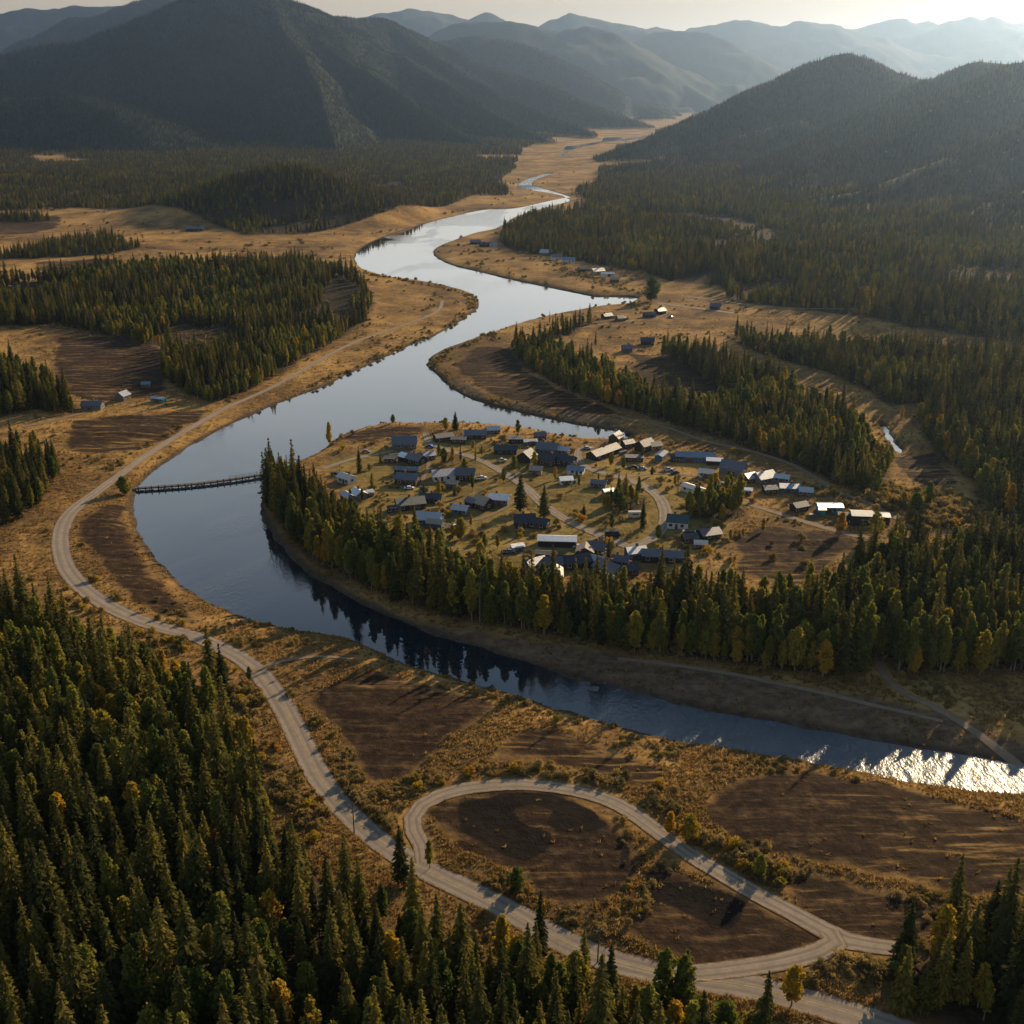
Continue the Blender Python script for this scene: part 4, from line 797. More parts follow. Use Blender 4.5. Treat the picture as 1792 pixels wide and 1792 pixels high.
def gable(b, x0, x1, y0, y1, z0, h, rise, mi=0):
    """box with gable ends on x0 and x1"""
    ym = (y0 + y1) / 2
    for x, fl in ((x0, 1), (x1, 0)):
        p = [(x, y0, z0), (x, y1, z0), (x, y1, h), (x, ym, h + rise), (x, y0, h)]; b.poly(p[::-1] if fl else p, mi)
    b.poly([(x0, y0, z0), (x1, y0, z0), (x1, y0, h), (x0, y0, h)], mi); b.poly([(x1, y1, z0), (x0, y1, z0), (x0, y1, h), (x1, y1, h)], mi)
def slopes(b, x0, x1, y0, y1, h, rise, mf, mb, t=0.16, ov=0.45):
    ym = (y0 + y1) / 2; k = rise / (ym - y0); e0, e1 = y0 - ov, y1 + ov; ze = h - k * ov + 0.03; zr = h + rise + 0.03
    X0, X1 = x0 - ov, x1 + ov
    b.hexa([(X0, e0, ze), (X1, e0, ze), (X1, ym, zr), (X0, ym, zr), (X0, e0, ze + t), (X1, e0, ze + t), (X1, ym, zr + t), (X0, ym, zr + t)], mf)
    b.hexa([(X0, ym, zr), (X1, ym, zr), (X1, e1, ze), (X0, e1, ze), (X0, ym, zr + t), (X1, ym, zr + t), (X1, e1, ze + t), (X0, e1, ze + t)], mb)
def house(px, py, lx, dy, turn, wh, pitch, rf, rb, wall, label, wing, seed):
    x, y, z = spot(px, py); HPOS.append((x, y, max(lx, dy) * .62))
    g = random.Random(seed); far = y > 700
    shed = any(w in label.split() for w in ('shed', 'barn', 'garage', 'store', 'hut'))
    barn = 'barn' in label
    r = thing('barn' if barn else 'shed' if shed else 'house', label, 'barn' if barn else 'shed' if shed else 'house', (x, y, z), R(turn), 1.0, 'buildings of the valley hamlets')
    lx, dy, wh = lx * .88, dy * .88, wh * .92; X, Y = lx / 2, dy / 2; rise = Y * math.tan(R(pitch))
    b = MB(); gable(b, -X, X, -Y, Y, -1.2, wh, rise)
    b2 = MB(); slopes(b2, -X, X, -Y, Y, wh, rise, 0, 1)
    if wing:
        wx, wy, wl, wd = (q_ * .88 for q_ in wing[:4]); w2 = wl / 2; d2 = wd / 2; wr = d2 * math.tan(R(pitch * .85)); hh = wh - .35
        gable(b, wx - w2, wx + w2, wy - d2, wy + d2, -1.2, hh, wr); slopes(b2, wx - w2, wx + w2, wy - d2, wy + d2, hh, wr, 2, 2, .13, .35)
    put('wall', b.mesh('wall', WL[wall]), r)
    ro = put('roof', b2.mesh('roof', RF[rf], RF[rb], RF[wing[4]] if wing else RF[rf]), r)
    if not shed:
        c = MB(); cx = g.uniform(-.3, .3) * lx; c.box(cx - .4, cx + .4, .1, .9, wh + rise * .5, wh + rise + 1.0); c.box(cx - .5, cx + .5, 0, 1.0, wh + rise + 1.0, wh + rise + 1.16)
        put('chimney', c.mesh('chimney', M['brick']), ro)
    d = MB(); dx = g.uniform(-.15, .15) * lx; dw, dh = (1.5, 2.2) if shed else (.5, 2.05)
    d.box(dx - dw, dx + dw, -Y - .07, -Y + .02, 0.05, dh, 0); d.box(dx - dw - .1, dx + dw + .1, -Y - .1, -Y - .01, dh, dh + .12, 1)
    put('door', d.mesh('door', M['door'] if not barn else M['dark_timber'], M['trim']), r)
    def win(cx, cy, axis, w=.6):
        m = MB()
        if axis == 'y':
            m.box(cx - w, cx + w, cy - .05, cy + .02, .95, 2.05, 0)
            for a, bb, c0, c1 in ((cx - w - .1, cx + w + .1, 2.05, 2.17), (cx - w - .1, cx + w + .1, .83, .95), (cx - w - .1, cx - w, .95, 2.05), (cx + w, cx + w + .1, .95, 2.05)): m.box(a, bb, cy - .09, cy + .01, c0, c1, 1)
        else:
            m.box(cx - .02, cx + .05, cy - w, cy + w, .95, 2.05, 0)
            for a, bb, c0, c1 in ((cy - w - .1, cy + w + .1, 2.05, 2.17), (cy - w - .1, cy + w + .1, .83, .95), (cy - w - .1, cy - w, .95, 2.05), (cy + w, cy + w + .1, .95, 2.05)): m.box(cx - .01, cx + .09, a, bb, c0, c1, 1)
        put('window', m.mesh('window', M['pane'], M['trim']), r)
    if not far:
        if not barn:
            win(dx + lx * .28, -Y, 'y'); win(dx - lx * .28, -Y, 'y')
        win(X, 0.0, 'x')
    else:
        win(dx + lx * .28, -Y, 'y')
    return r
for q, hrow in enumerate(HOUSES): house(*hrow, q)
HP = np.array(HPOS)

# ------------------------------------------------------------------ vehicles
CP = {c: plain(c + '_car_paint', v, .35, .5, .06) for c, v in (('blue', (.03, .07, .22)), ('white', (.62, .62, .6)), ('black', (.012, .012, .014)), ('grey', (.16, .17, .18)), ('silver', (.38, .4, .42)), ('red', (.25, .03, .02)), ('cream', (.5, .42, .3)))}
M['rubber'] = plain('tyre_rubber', (.02, .02, .02), .9, .1); M['lamp'] = plain('lamp_glass', (.5, .5, .45), .2, .5)
def loft(b, prof, hw, mi, taper=1.0):
    """side profile (y, z) closed polygon extruded across x with bevelled flanks"""
    n = len(prof); cy = sum(p[0] for p in prof) / n; cz = sum(p[1] for p in prof) / n; base = len(b.v)
    for x, s in ((-hw, .93 * taper), (-hw * .86, 1), (hw * .86, 1), (hw, .93 * taper)):
        for p in prof: b.v.append((x, cy + (p[0] - cy) * s, cz + (p[1] - cz) * s))
    for q in range(3):
        for i_ in range(n): b.f.append((base + q * n + i_, base + q * n + (i_ + 1) % n, base + (q + 1) * n + (i_ + 1) % n, base + (q + 1) * n + i_)); b.m.append(mi)
    b.f.append(tuple(base + i_ for i_ in range(n))[::-1]); b.m.append(mi); b.f.append(tuple(base + 3 * n + i_ for i_ in range(n))); b.m.append(mi)
CAR_MESH = {}
def car(px, py, turn, col, kind, label):
    x, y, z = spot(px, py); r = thing(kind, label, 'pickup' if kind == 'pickup' else 'van' if kind == 'camper_van' else 'car', (x, y, z + .02), R(turn), 1.0, 'vehicles parked about the village')
    key = (kind, col)
    if key not in CAR_MESH:
        b, gl = MB(), MB()
        if kind == 'parked_car':
            loft(b, [(-2.2, .35), (-2.25, .75), (-1.1, .95), (1.6, .98), (2.15, .85), (2.2, .4)], .88, 0); loft(b, [(-.75, 1.34), (.95, 1.36), (.8, 1.44), (-.6, 1.43)], .66, 0)
            loft(gl, [(-1.2, .93), (-.72, 1.36), (.98, 1.38), (1.6, .96)], .72, 0)
        elif kind == 'pickup':
            loft(b, [(-2.6, .45), (-2.65, .95), (-1.5, 1.1), (2.6, 1.08), (2.65, .5)], .95, 0); b.box(-.8, .8, .75, 2.5, 1.081, 1.10, 1); loft(b, [(-.9, 1.62), (.4, 1.64), (.3, 1.74), (-.75, 1.72)], .74, 0)
            loft(gl, [(-1.45, 1.08), (-.88, 1.66), (.42, 1.67), (.6, 1.06)], .8, 0)
        else:
            loft(b, [(-3, .45), (-3.05, 1.2), (-2.4, 2.1), (-2.1, 2.75), (3, 2.75), (3.05, .5)], 1.12, 0); loft(gl, [(-3.0, 1.3), (-2.45, 2.05), (-2.3, 2.05), (-2.8, 1.3)], 1.0, 0); gl.box(-1.14, 1.14, -1.2, 1.4, 1.6, 2.1, 0)
        CAR_MESH[key] = (b.mesh('body', CP[col], M['rubber']), gl.mesh('window', M['pane']))
        if kind not in CAR_MESH:
            w = MB(); w.tube([(-.12, 0, .36), (-.1, 0, .36), (.1, 0, .36), (.12, 0, .36)], [.28, .36, .36, .28], 14); CAR_MESH[kind] = w.mesh('wheel', M['rubber'])
            h = MB(); h.hexa([(-.2, -.03, .6), (.2, -.03, .6), (.2, .06, .6), (-.2, .06, .6), (-.17, -.03, .76), (.17, -.03, .76), (.17, .06, .78), (-.17, .06, .78)]); CAR_MESH[kind + 'h'] = h.mesh('headlight', M['lamp'])
    put('body', CAR_MESH[key][0], r); put('window', CAR_MESH[key][1], r)
    ax = {'parked_car': (1.35, .8, 2.24), 'pickup': (1.65, .88, 2.66), 'camper_van': (1.9, 1.0, 3.06)}[kind]
    for sx in (-1, 1):
        for sy in (-1, 1): put('wheel', CAR_MESH[kind], r).location = (sx * ax[1], sy * ax[0], 0)
        put('headlight', CAR_MESH[kind + 'h'], r).location = (sx * .55, -ax[2], .05)
    HPOS.append((x, y, 3.0))
for c in [(753, 783, 70, 'blue', 'parked_car', 'blue car standing on the gravel street at its upper end'), (641, 792, 75, 'grey', 'parked_car', 'grey car at the start of the short wooded drive'), (842, 839, 110, 'white', 'pickup', 'white pickup on grass beside the dark plum house'),
          (877, 808, 100, 'cream', 'pickup', 'cream pickup parked on the lawn above the street'), (1072, 940, 95, 'black', 'camper_van', 'black van parked on grass between the two streets'), (1108, 820, 95, 'black', 'pickup', 'black pickup in front of the low dark garage'),
          (1124, 822, 80, 'grey', 'parked_car', 'grey car beside the black pickup'), (1168, 824, 100, 'silver', 'pickup', 'silver pickup near the narrow blue shed'), (1181, 829, 120, 'black', 'parked_car', 'black car next to the silver pickup'),
          (1112, 906, 92, 'cream', 'camper_van', 'long cream camper van on grass inside the street bend'), (716, 856, 95, 'white', 'parked_car', 'white car at the front of the steel blue house'), (1013, 959, 80, 'white', 'parked_car', 'white car at the end of the brilliant white barn'),
          (1027, 786, 85, 'silver', 'parked_car', 'silver car on the turning circle of the street'), (766, 925, 100, 'red', 'parked_car', 'red car outside the blue walled house'), (795, 925, 80, 'white', 'pickup', 'white pickup just past the red car'),
          (890, 968, 100, 'grey', 'pickup', 'grey pickup by the tiny white hut'), (1522, 918, 95, 'silver', 'parked_car', 'silver car in front of the tall dark barn'), (1174, 556, 60, 'black', 'parked_car', 'black car on the meadow lane by the golden poplar'), (588, 832, 60, 'black', 'pickup', 'black pickup at the edge of the wooded drive')]: car(*c)
HP = np.array(HPOS)

# ------------------------------------------------------------------ weir, poles, fences, rocks
def weir():
    a, b = on_ground([(236, 855)], .9)[0], on_ground([(482, 827)], .9)[0]
    a, b = Vector((*a, 0)), Vector((*b, 0)); L = (b - a).length; rz = math.atan2(b.y - a.y, b.x - a.x)
    r = thing('weir', 'low timber and stone weir crossing the river from bank to bank', 'weir', (a.x, a.y, 0), rz)
    g = random.Random(3); m = MB(); n = 60
    bow = lambda t: -3.2 * math.sin(math.pi * t)
    for q in range(n):
        t0, t1 = q / n, (q + 1) / n; w = 1.0 + g.uniform(-.15, .25)
        m.hexa([(t0 * L, bow(t0) - w, .7), (t1 * L, bow(t1) - w, .7), (t1 * L, bow(t1) + w, .7), (t0 * L, bow(t0) + w, .7), (t0 * L, bow(t0) - w, 1.25 + g.uniform(0, .12)), (t1 * L, bow(t1) - w, 1.25 + g.uniform(0, .12)), (t1 * L, bow(t1) + w, 1.25), (t0 * L, bow(t0) + w, 1.25)])
    put('walkway', m.mesh('walkway', M['timber']), r)
    for q in range(22):
        t = (q + .5) / 22; m = MB(); s = .28; y = bow(t) - 1.15
        m.tube([(t * L, y, -1.8), (t * L + g.uniform(-.1, .1), y, 1.5 + g.uniform(.0, .6))], [.26, .22], 7); put('pile', m.mesh('pile', M['dark_timber']), r)
    m = MB()
    for q in range(150):
        t = g.random(); x, y, s = t * L, bow(t) + g.uniform(-2.1, -.9), g.uniform(.25, .7); c = MB()
        k = [(x + s * g.uniform(.6, 1.2) * math.cos(w) * (1 if z < 1 else .6), y + s * g.uniform(.6, 1.2) * math.sin(w) * (1 if z < 1 else .6), (-.5, .0 + s * .9)[z]) for z in (0, 1) for w in (.3, 1.9, 3.4, 5)]
        m.hexa(k)
    put('rubble_facing', m.mesh('rubble_facing', M['stone']), r)['kind'] = 'stuff'
    for q in range(7):
        t = .66 + .05 * q; m = MB(); y = bow(t) + .5; m.tube([(t * L, y, 1.2), (t * L, y, 2.5 + (.6 if q in (0, 4) else 0))], .07, 6); put('post', m.mesh('post', M['timber']), r)
    m = MB()
    for z in (1.85, 2.4):
        m.tube([(t * L, bow(t) + .5, z) for t in np.linspace(.66, .96, 9)], .045, 5)
    put('railing', m.mesh('railing', M['timber']), r)
weir()
def pole(px, py, label, turn):
    x, y, z = spot(px, py); r = thing('utility_pole', label, 'pole', (x, y, z), R(turn), 1, 'poles along the main road')
    m = MB(); m.tube([(0, 0, -.6), (0, 0, 4), (.03, 0, 8.6)], [.16, .14, .10], 8); put('pole_shaft', m.mesh('pole_shaft', M['timber']), r)
    m = MB(); m.box(-1.1, 1.1, -.06, .06, 7.9, 8.05); put('crossarm', m.mesh('crossarm', M['timber']), r)
    for xx in (-.95, 0, .95):
        m = MB(); m.tube([(xx, 0, 8.05), (xx, 0, 8.15), (xx, 0, 8.3)], [.05, .09, .05], 7); put('insulator', m.mesh('insulator', M['lamp']), r)
pole(620, 1458, 'lone utility pole at the edge of the main road above the loop', 40)
pole(1046, 1684, 'utility pole on the main road verge below the bare soil patch', 15)
pole(1186, 862, 'utility pole by the village street bend', 60)
def fence(pts, label):
    W_ = [spot(*p) for p in pts]; x0, y0, z0 = W_[0]; r = thing('rail_fence', label, 'fence', (x0, y0, z0))
    m = MB()
    for a, b in zip(W_[:-1], W_[1:]):
        for h in (.55, 1.05):
            m.tube([(a[0] - x0, a[1] - y0, a[2] - z0 + h), (b[0] - x0, b[1] - y0, b[2] - z0 + h)], .06, 5)
        n = max(2, int(math.hypot(b[0] - a[0], b[1] - a[1]) / 2.8))
        for q in range(n):
            t = q / n; p = [a[i_] + (b[i_] - a[i_]) * t for i_ in range(3)]; k = MB(); k.tube([(p[0] - x0, p[1] - y0, p[2] - z0 - .4), (p[0] - x0, p[1] - y0, p[2] - z0 + 1.25)], .08, 6)
            put('post', k.mesh('post', M['timber']), r)
    put('rail', m.mesh('rail', M['timber']), r)
fence([(1000, 855), (1015, 852), (1032, 849)], 'short pale rail fence in the middle of the upper houses')
fence([(850, 948), (872, 940), (900, 927)], 'rail fence along the lawn below the steep tan house')
fence([(1392, 938), (1430, 950), (1462, 962)], 'rail fence bordering the brown paddock beside the dirt lane')
def rock(px, py, s, label, seed, zz=None):
    x, y = on_ground([(px, py)], 0)[0]; z = zz if zz is not None else hz(x, y); bm = bmesh.new(); bmesh.ops.create_icosphere(bm, subdivisions=2, radius=1)
    g = random.Random(seed); ph = [g.uniform(0, 6) for _ in range(6)]
    for v in bm.verts:
        c = v.co; k = 1 + .22 * math.sin(3 * c.x + ph[0]) + .18 * math.sin(4 * c.y + ph[1]) + .15 * math.sin(5 * c.z + ph[2]); v.co = (c.x * k * s * 1.3, c.y * k * s, c.z * k * s * .62)
    me = bpy.data.meshes.new('rock'); bm.to_mesh(me); bm.free(); me.materials.append(M['stone']); o = put('rock', me); o.location = (x, y, z); tag(o, label, 'rock')
def wood_stack(px, py, turn, label):
    x, y, z = spot(px, py); r = thing('wood_stack', label, 'wood stack', (x, y, z), R(turn), 1, 'stacks of firewood by the houses'); g_ = random.Random(int(px)); m = MB()
    for row in range(5):
        for q in range(14): m.tube([(-2.1 + q * .32 + (row % 2) * .16, -.45 + g_.uniform(-.05, .05), .16 + row * .27), (-2.1 + q * .32 + (row % 2) * .16, .45, .16 + row * .27)], g_.uniform(.12, .16), 6)
    put('logs', m.mesh('logs', M['pale_bark']), r); c = MB(); c.hexa([(-2.4, -.6, 1.45), (2.5, -.6, 1.45), (2.5, .6, 1.62), (-2.4, .6, 1.62), (-2.4, -.6, 1.5), (2.5, -.6, 1.5), (2.5, .6, 1.67), (-2.4, .6, 1.67)])
    put('cover', c.mesh('cover', RF['dark']), r)
for w_ in [(690, 800, 20, 'firewood stack left of the dark slate house with white wing'), (742, 858, -30, 'firewood stack between steel blue and lilac grey houses'), (790, 905, 10, 'firewood stack past the blue walled house'), (905, 835, 60, 'firewood stack on the grass above the gravel street'),
           (1000, 845, -15, 'firewood stack below the low house with blue awning'), (1090, 795, 40, 'firewood stack between longhouse and lilac roofed house'), (1205, 935, 0, 'firewood stack behind the dark teal house at the street bend'), (1425, 905, 15, 'firewood stack between dark hut and pale blue shed'),
           (1268, 850, -20, 'firewood stack in front of the tall steel grey barn')]: wood_stack(*w_)
rock(1009, 739, 1.8, 'dark rock in the still inlet behind the village', 1, .1); rock(1038, 1207, 1.2, 'dark rock standing in the near river channel', 2, .1)
rock(455, 862, 1.4, 'boulder on the shore at the end of the weir', 3); rock(1082, 1208, 1.0, 'boulder at the shaded edge of the far bank', 4)
def log(a, b, label):
    p, q = Vector(spot(*a)), Vector(spot(*b)); m = MB(); d = q - p
    m.tube([(0, 0, .25), tuple(d * .5 + Vector((0, .2, .3))), tuple(d + Vector((0, 0, .2)))], [.3, .25, .12], 8)
    for k in (.5, .68, .82): m.tube([tuple(d * k + Vector((0, 0, .3))), tuple(d * k + Vector((.5, .7, 1.1)))], [.08, .02], 5)
    o = put('fallen_log', m.mesh('fallen_log', M['pale_bark'])); o.location = p; tag(o, label, 'log')
log((1238, 672), (1264, 662), 'pale fallen log in the shaded clearing behind the wooded strip')

# ------------------------------------------------------------------ single trees one can point to
SINGLES = [  # kind, variant, px, py of the foot, height m, width factor, label
 ('spruce', 0, 911, 893, 15.5, 1.5, 'big spruce beside the white roofed house, first of the street twins'), ('spruce', 5, 952, 906, 14.0, 1.5, 'broad spruce on the street, second of the twins'),
 ('spruce', 4, 797, 752, 9.5, 1.3, 'dark pointed spruce on the upper bank above the bungalow'), ('aspen', 3, 780, 752, 6.5, 1.2, 'round olive tree left of the pointed bank spruce'),
 ('aspen', 4, 577, 782, 13.0, .8, 'tall slim golden poplar alone at the water by the point'), ('aspen', 3, 688, 741, 5.0, 1.2, 'pale brown bush tree on the brown knoll shore'),
 ('aspen', 0, 906, 762, 8.5, 1.2, 'yellow green tree by the bare bushes on the bank'), ('spruce', 3, 806, 809, 9.0, .8, 'slim tree at the street edge, left of two'), ('spruce', 2, 832, 810, 9.5, .5, 'very thin dark tree at the street edge, right of two'),
 ('aspen', 3, 806, 944, 9.0, 1.3, 'round olive tree at the edge of the belt below the red car'), ('spruce', 4, 727, 940, 13.0, .9, 'pointed light green tree rising from the belt near the blue walled house'),
 ('aspen', 4, 768, 868, 8.0, .9, 'leaning golden bush tree between lilac and dark teal houses'), ('aspen', 0, 652, 858, 8.0, 1.0, 'dark rounded tree beside the cream cottage'),
 ('aspen', 3, 848, 962, 6.5, .8, 'slim bush tree next to the tiny white hut'), ('spruce', 2, 1108, 772, 8.0, .8, 'small green tree between longhouse and lilac house'),
 ('aspen', 0, 1123, 806, 6.5, 1.0, 'olive tree in front of the lilac roofed house'), ('aspen', 1, 1070, 815, 6.5, 1.1, 'yellow green bush tree under the longhouse'), ('aspen', 1, 1152, 945, 6.5, 1.2, 'olive bush tree inside the lower street bend'),
 ('aspen', 2, 1291, 905, 19, 1.1, 'tallest yellow green poplar at the right of the village clump'), ('aspen', 4, 1262, 900, 12, .9, 'small golden poplar in front of the village clump'),
 ('aspen', 5, 1278, 945, 4.5, 1.0, 'bright yellow round bush tree by the plum roofed house'), ('aspen', 5, 1300, 938, 3.2, .9, 'little orange bush tree right of the bright yellow one'),
 ('aspen', 5, 1335, 930, 5.5, .9, 'golden bush tree on the paddock edge by the dirt lane'), ('aspen', 5, 1471, 935, 9.5, 1.2, 'amber bush tree beside the tall dark barn'),
 ('aspen', 1, 1530, 940, 11, 1.5, 'rounded olive tree behind the lane end of the barn'), ('aspen', 0, 1622, 893, 13, 1.3, 'tall olive poplar among amber scrub past the barns'), ('aspen', 3, 1600, 902, 10, 1.3, 'round green tree left of the tall olive poplar in amber scrub'),
 ('aspen', 5, 1580, 885, 6.5, 1.5, 'amber rounded bush tree below the creek'), ('aspen', 4, 1577, 735, 8, .9, 'orange tree at the creek head'),
 ('aspen', 3, 1140, 527, 19, 1.6, 'big golden green poplar at the inlet beside black barn'), ('spruce', 2, 1167, 620, 17, .8, 'first spruce of the meadow row'),
 ('spruce', 2, 962, 566, 10, .45, 'single dark snag-like spruce on the wooded point skyline of the river'), ('spruce', 4, 1042, 603, 9, .6, 'small cone shaped tree alone in the golden meadow'),
 ('aspen', 3, 218, 866, 8.5, 1.6, 'large rounded bush tree at the near end of the weir'), ('spruce', 0, 372, 1205, 20, 1.1, 'dark spruce pair leader standing against the main road'), ('spruce', 3, 392, 1222, 17, 1.2, 'second dark spruce standing against the main road'),
 ('aspen', 1, 437, 1192, 5, .9, 'small light green tree at the road and track junction'), ('aspen', 4, 302, 1262, 16, 1.0, 'bright yellow aspen standing out in the upper edge of the near wood'),
 ('aspen', 4, 435, 1342, 15, 1.0, 'bright golden aspen beside the main road'), ('aspen', 5, 478, 1650, 13, 1.0, 'golden topped tree low in the near wood'),
 ('aspen', 5, 1206, 1470, 7.0, 1.8, 'broad golden bush tree on the outside of the loop road'), ('aspen', 5, 1172, 1460, 6.5, 1.1, 'small golden bush tree left of the broad one at the loop'), ('aspen', 1, 1330, 1535, 6.0, 1.5, 'yellow green bush tree in the hedge row outside the loop'),
 ('aspen', 4, 1272, 1490, 4, .8, 'bright yellow small tree on the field corner by the loop'), ('aspen', 3, 905, 1560, 6.5, 1.3, 'dark olive bush between the main road and the loop'),
 ('spruce', 5, 702, 1545, 15, 1.1, 'dark spruce at the road where the loop joins'), ('aspen', 0, 752, 1520, 8, .9, 'yellow green tree right at the loop junction'), ('spruce', 1, 1020, 1745, 16, 1.0, 'lone dark spruce on the near verge of the main road'),
 ('spruce', 4, 1195, 1790, 17, 1.0, 'dark pointed spruce near the lower edge under the road fork'), ('spruce', 0, 945, 1680, 17, .8, 'slim spruce overlapping the main road below the soil patch'),
 ('aspen', 4, 952, 1110, 14, 1.2, 'orange rounded tree at the foot of the river belt'), ('aspen', 4, 1210, 1110, 13, 1.0, 'orange tree in the river belt below the dark hall, left of pair'), ('aspen', 4, 1262, 1112, 13, 1.1, 'golden tree in the river belt below the dark hall, right of pair'),
 ('aspen', 4, 1640, 1705, 17, .9, 'golden tree at the edge of the junction wood'), ('aspen', 5, 1385, 1760, 10, 1.0, 'amber low tree beside the road fork'),
]
SING_XY = []
def h_of(kind, v): return (SP_H if kind == 'spruce' else AS_H)[v]
for kind, v, px, py, hh, wf, lb in SINGLES:
    x, y, z = spot(px, py); k = hh / h_of(kind, v); tree(kind, v, (x, y, z - .1), random.uniform(0, 6), (k * wf, k * wf, k), lb); SING_XY.append((x, y))
# the red tree in the near wood
x, y, z = spot(388, 1530); RM = leafy_crown(51, 12, 1.7, .2, mat='rust_leaf'); r = thing('aspen_tree', 'single rust red tree in the middle of the near wood', 'tree', (x, y, z), 0, 1.0)
put('crown', RM, r); put('trunk', ASPEN[3][1], r); SING_XY.append((x, y))
SNAG = [MB() for _ in range(2)]
for q_, m_ in enumerate(SNAG):
    g_ = random.Random(900 + q_); H_ = 15 - 2 * q_; m_.tube([(0, 0, -.6), (.1, .05, H_ * .5), (.3 * (q_ * 2 - 1), .1, H_)], [.24, .16, .03], 7)
    for t_ in range(16):
        z_ = H_ * (.3 + .66 * t_ / 16); a_ = t_ * 2.4; l_ = 1.9 * (1.15 - z_ / H_); m_.tube([(0, 0, z_), (math.cos(a_) * l_, math.sin(a_) * l_, z_ - .25 + g_.uniform(-.2, .3))], [.06, .012], 4)
SNAG = [m_.mesh('snag', M['pale_bark']) for m_ in SNAG]
for px_, py_, lb_ in [(205, 1330, 'grey dead tree standing bare in the upper part of the near wood'), (330, 1480, 'grey dead tree standing bare left of the rust red tree'), (120, 1560, 'bare dead tree near the left edge of the near wood'), (560, 1640, 'bare dead tree in the near wood below the main road'), (1455, 1110, 'bare dead tree in the belt where it thickens to forest'),
                      (840, 1090, 'bare dead tree at the river side of the belt'), (1700, 1130, 'pale dead trunk in the dark wood across the river'), (760, 1690, 'bare dead tree in the lower near wood'), (1660, 860, 'bare dead tree at the scrubby creek side')]:
    x, y, z = spot(px_, py_); o = put('dead_tree', SNAG[int(px_) % 2]); o.location = (x, y, z); o.rotation_euler = (0, 0, px_); tag(o, lb_, 'tree', 'dead trees'); SING_XY.append((x, y))
SING_XY = np.array(SING_XY)

# ------------------------------------------------------------------ woods
def sample(P, sp, seed):
    g = np.random.default_rng(seed); lo, hi = P.min(0), P.max(0)
    X, Y = np.meshgrid(np.arange(lo[0], hi[0], sp), np.arange(lo[1], hi[1], sp * .9)); X = X + (np.arange(len(X)) % 2)[:, None] * sp * .5
    x = X.ravel() + g.uniform(-.42, .42, X.size) * sp; y = Y.ravel() + g.uniform(-.42, .42, X.size) * sp
    d = sdist(x, y, P, 30.0); e = (fbm(x / 14, y / 14, 3, seed) - .5) * (3 if seed == 102 else 9) + (1.5 if seed == 102 else 0)
    k = d < -1.0 + e
    return x[k], y[k]
def keep_clear(x, y, road=1.6, water=2.5, house=1.2, single=2.2):
    k = (road_dist(x, y) > road) & (water_dist(x, y, 20.) > water)
    for hx, hy, hr in HP: k &= (x - hx) ** 2 + (y - hy) ** 2 > (hr * .92 + house) ** 2
    if single:
        for hx, hy in SING_XY: k &= (x - hx) ** 2 + (y - hy) ** 2 > single ** 2
    for G in GLADE_W: k &= ~inside(x, y, G)
    return k
sp_pts, as_pts = [], []     # x y z rot scale variant zone
g = np.random.default_rng(99)
for wi, (nm, poly, spc, leafy, phrase) in enumerate(WOODS):
    x, y = sample(WOOD_W[wi], spc, 100 + wi)
    k = keep_clear(x, y); x, y = x[k], y[k]
    if nm in ('H1', 'G', 'H4'):
        k = (fbm(x / 70, y / 70, 4, 8) > .355) | (sdist(x, y, WOOD_W[wi], 30.0) > -7); x, y = x[k], y[k]
    z = height(x, y); n = len(x)
    edge = -sdist(x, y, WOOD_W[wi], 30.0)
    c = fbm(x / 45, y / 45, 3, 61); pr = leafy * (0.35 + 2.6 * sst(.42, .64, c)) * (1 + .8 * np.exp(-np.maximum(edge, 0) / 6)); la = g.random(n) < pr
    sc = g.normal(1, .23, n).clip(.42, 1.5) * (0.78 + .44 * fbm(x / 30, y / 30, 2, 44)) * {'A': .80, 'B': .80, 'C': .80, 'E': .60, 'D': .74, 'F': .62, 'H1': .60, 'G': .52, 'H2': .66, 'H3': .66, 'T1': .52, 'T2': .62, 'V': .40, 'E2': .52}.get(nm, .46)
    rot = g.uniform(0, 6.28, n); zi = np.full(n, wi)
    gold = g.random(n) < .10 + .18 * sst(.5, .66, fbm(x / 25, y / 25, 2, 70))
    av = np.where(gold, g.integers(4, 6, n), g.integers(0, 4, n)); sv = g.integers(0, 6, n)
    sp_pts.append(np.column_stack([x, y, z - .15, rot, sc, sv, zi])[~la]); as_pts.append(np.column_stack([x, y, z - .15, rot, sc * .98, av, zi])[la])
sp_pts, as_pts = np.concatenate(sp_pts), np.concatenate(as_pts)
LOOK = {'spruce': 'dark green spruce crowded', 'aspen': 'olive leafed tree', 'gold': 'golden leafed tree'}
def individuals(pts, kind, count, heights):
    H = np.array(heights)[pts[:, 5].astype(int)] * pts[:, 4]
    px, py, d = project(pts[:, 0], pts[:, 1], pts[:, 2] + H * .75)
    vis = (px > 8) & (px < 1784) & (py > 8) & (py < 1780)
    size = np.where(vis, H / d, -1); order = np.argsort(-size)[:count]; order = order[size[order] > 0]
    mask = np.ones(len(pts), bool); mask[order] = False
    for q in order:
        p = pts[q]; v = int(p[5]); wi = int(p[6]); gold = kind == 'aspen' and v >= 4
        tree(kind, v, tuple(p[:3]), p[3], p[4], (LOOK['gold'] if gold else LOOK[kind]) + ' ' + WOODS[wi][4], ('golden trees ' if gold else 'spruces ' if kind == 'spruce' else 'olive trees ') + WOODS[wi][4])
    return pts[mask]
n_sp = sum(1 for s in SINGLES if s[0] == 'spruce'); n_as = len(SINGLES) - n_sp + 1
sp_rest = individuals(sp_pts, 'spruce', 300 - n_sp, SP_H); as_rest = individuals(as_pts, 'aspen', 300 - n_as, AS_H)
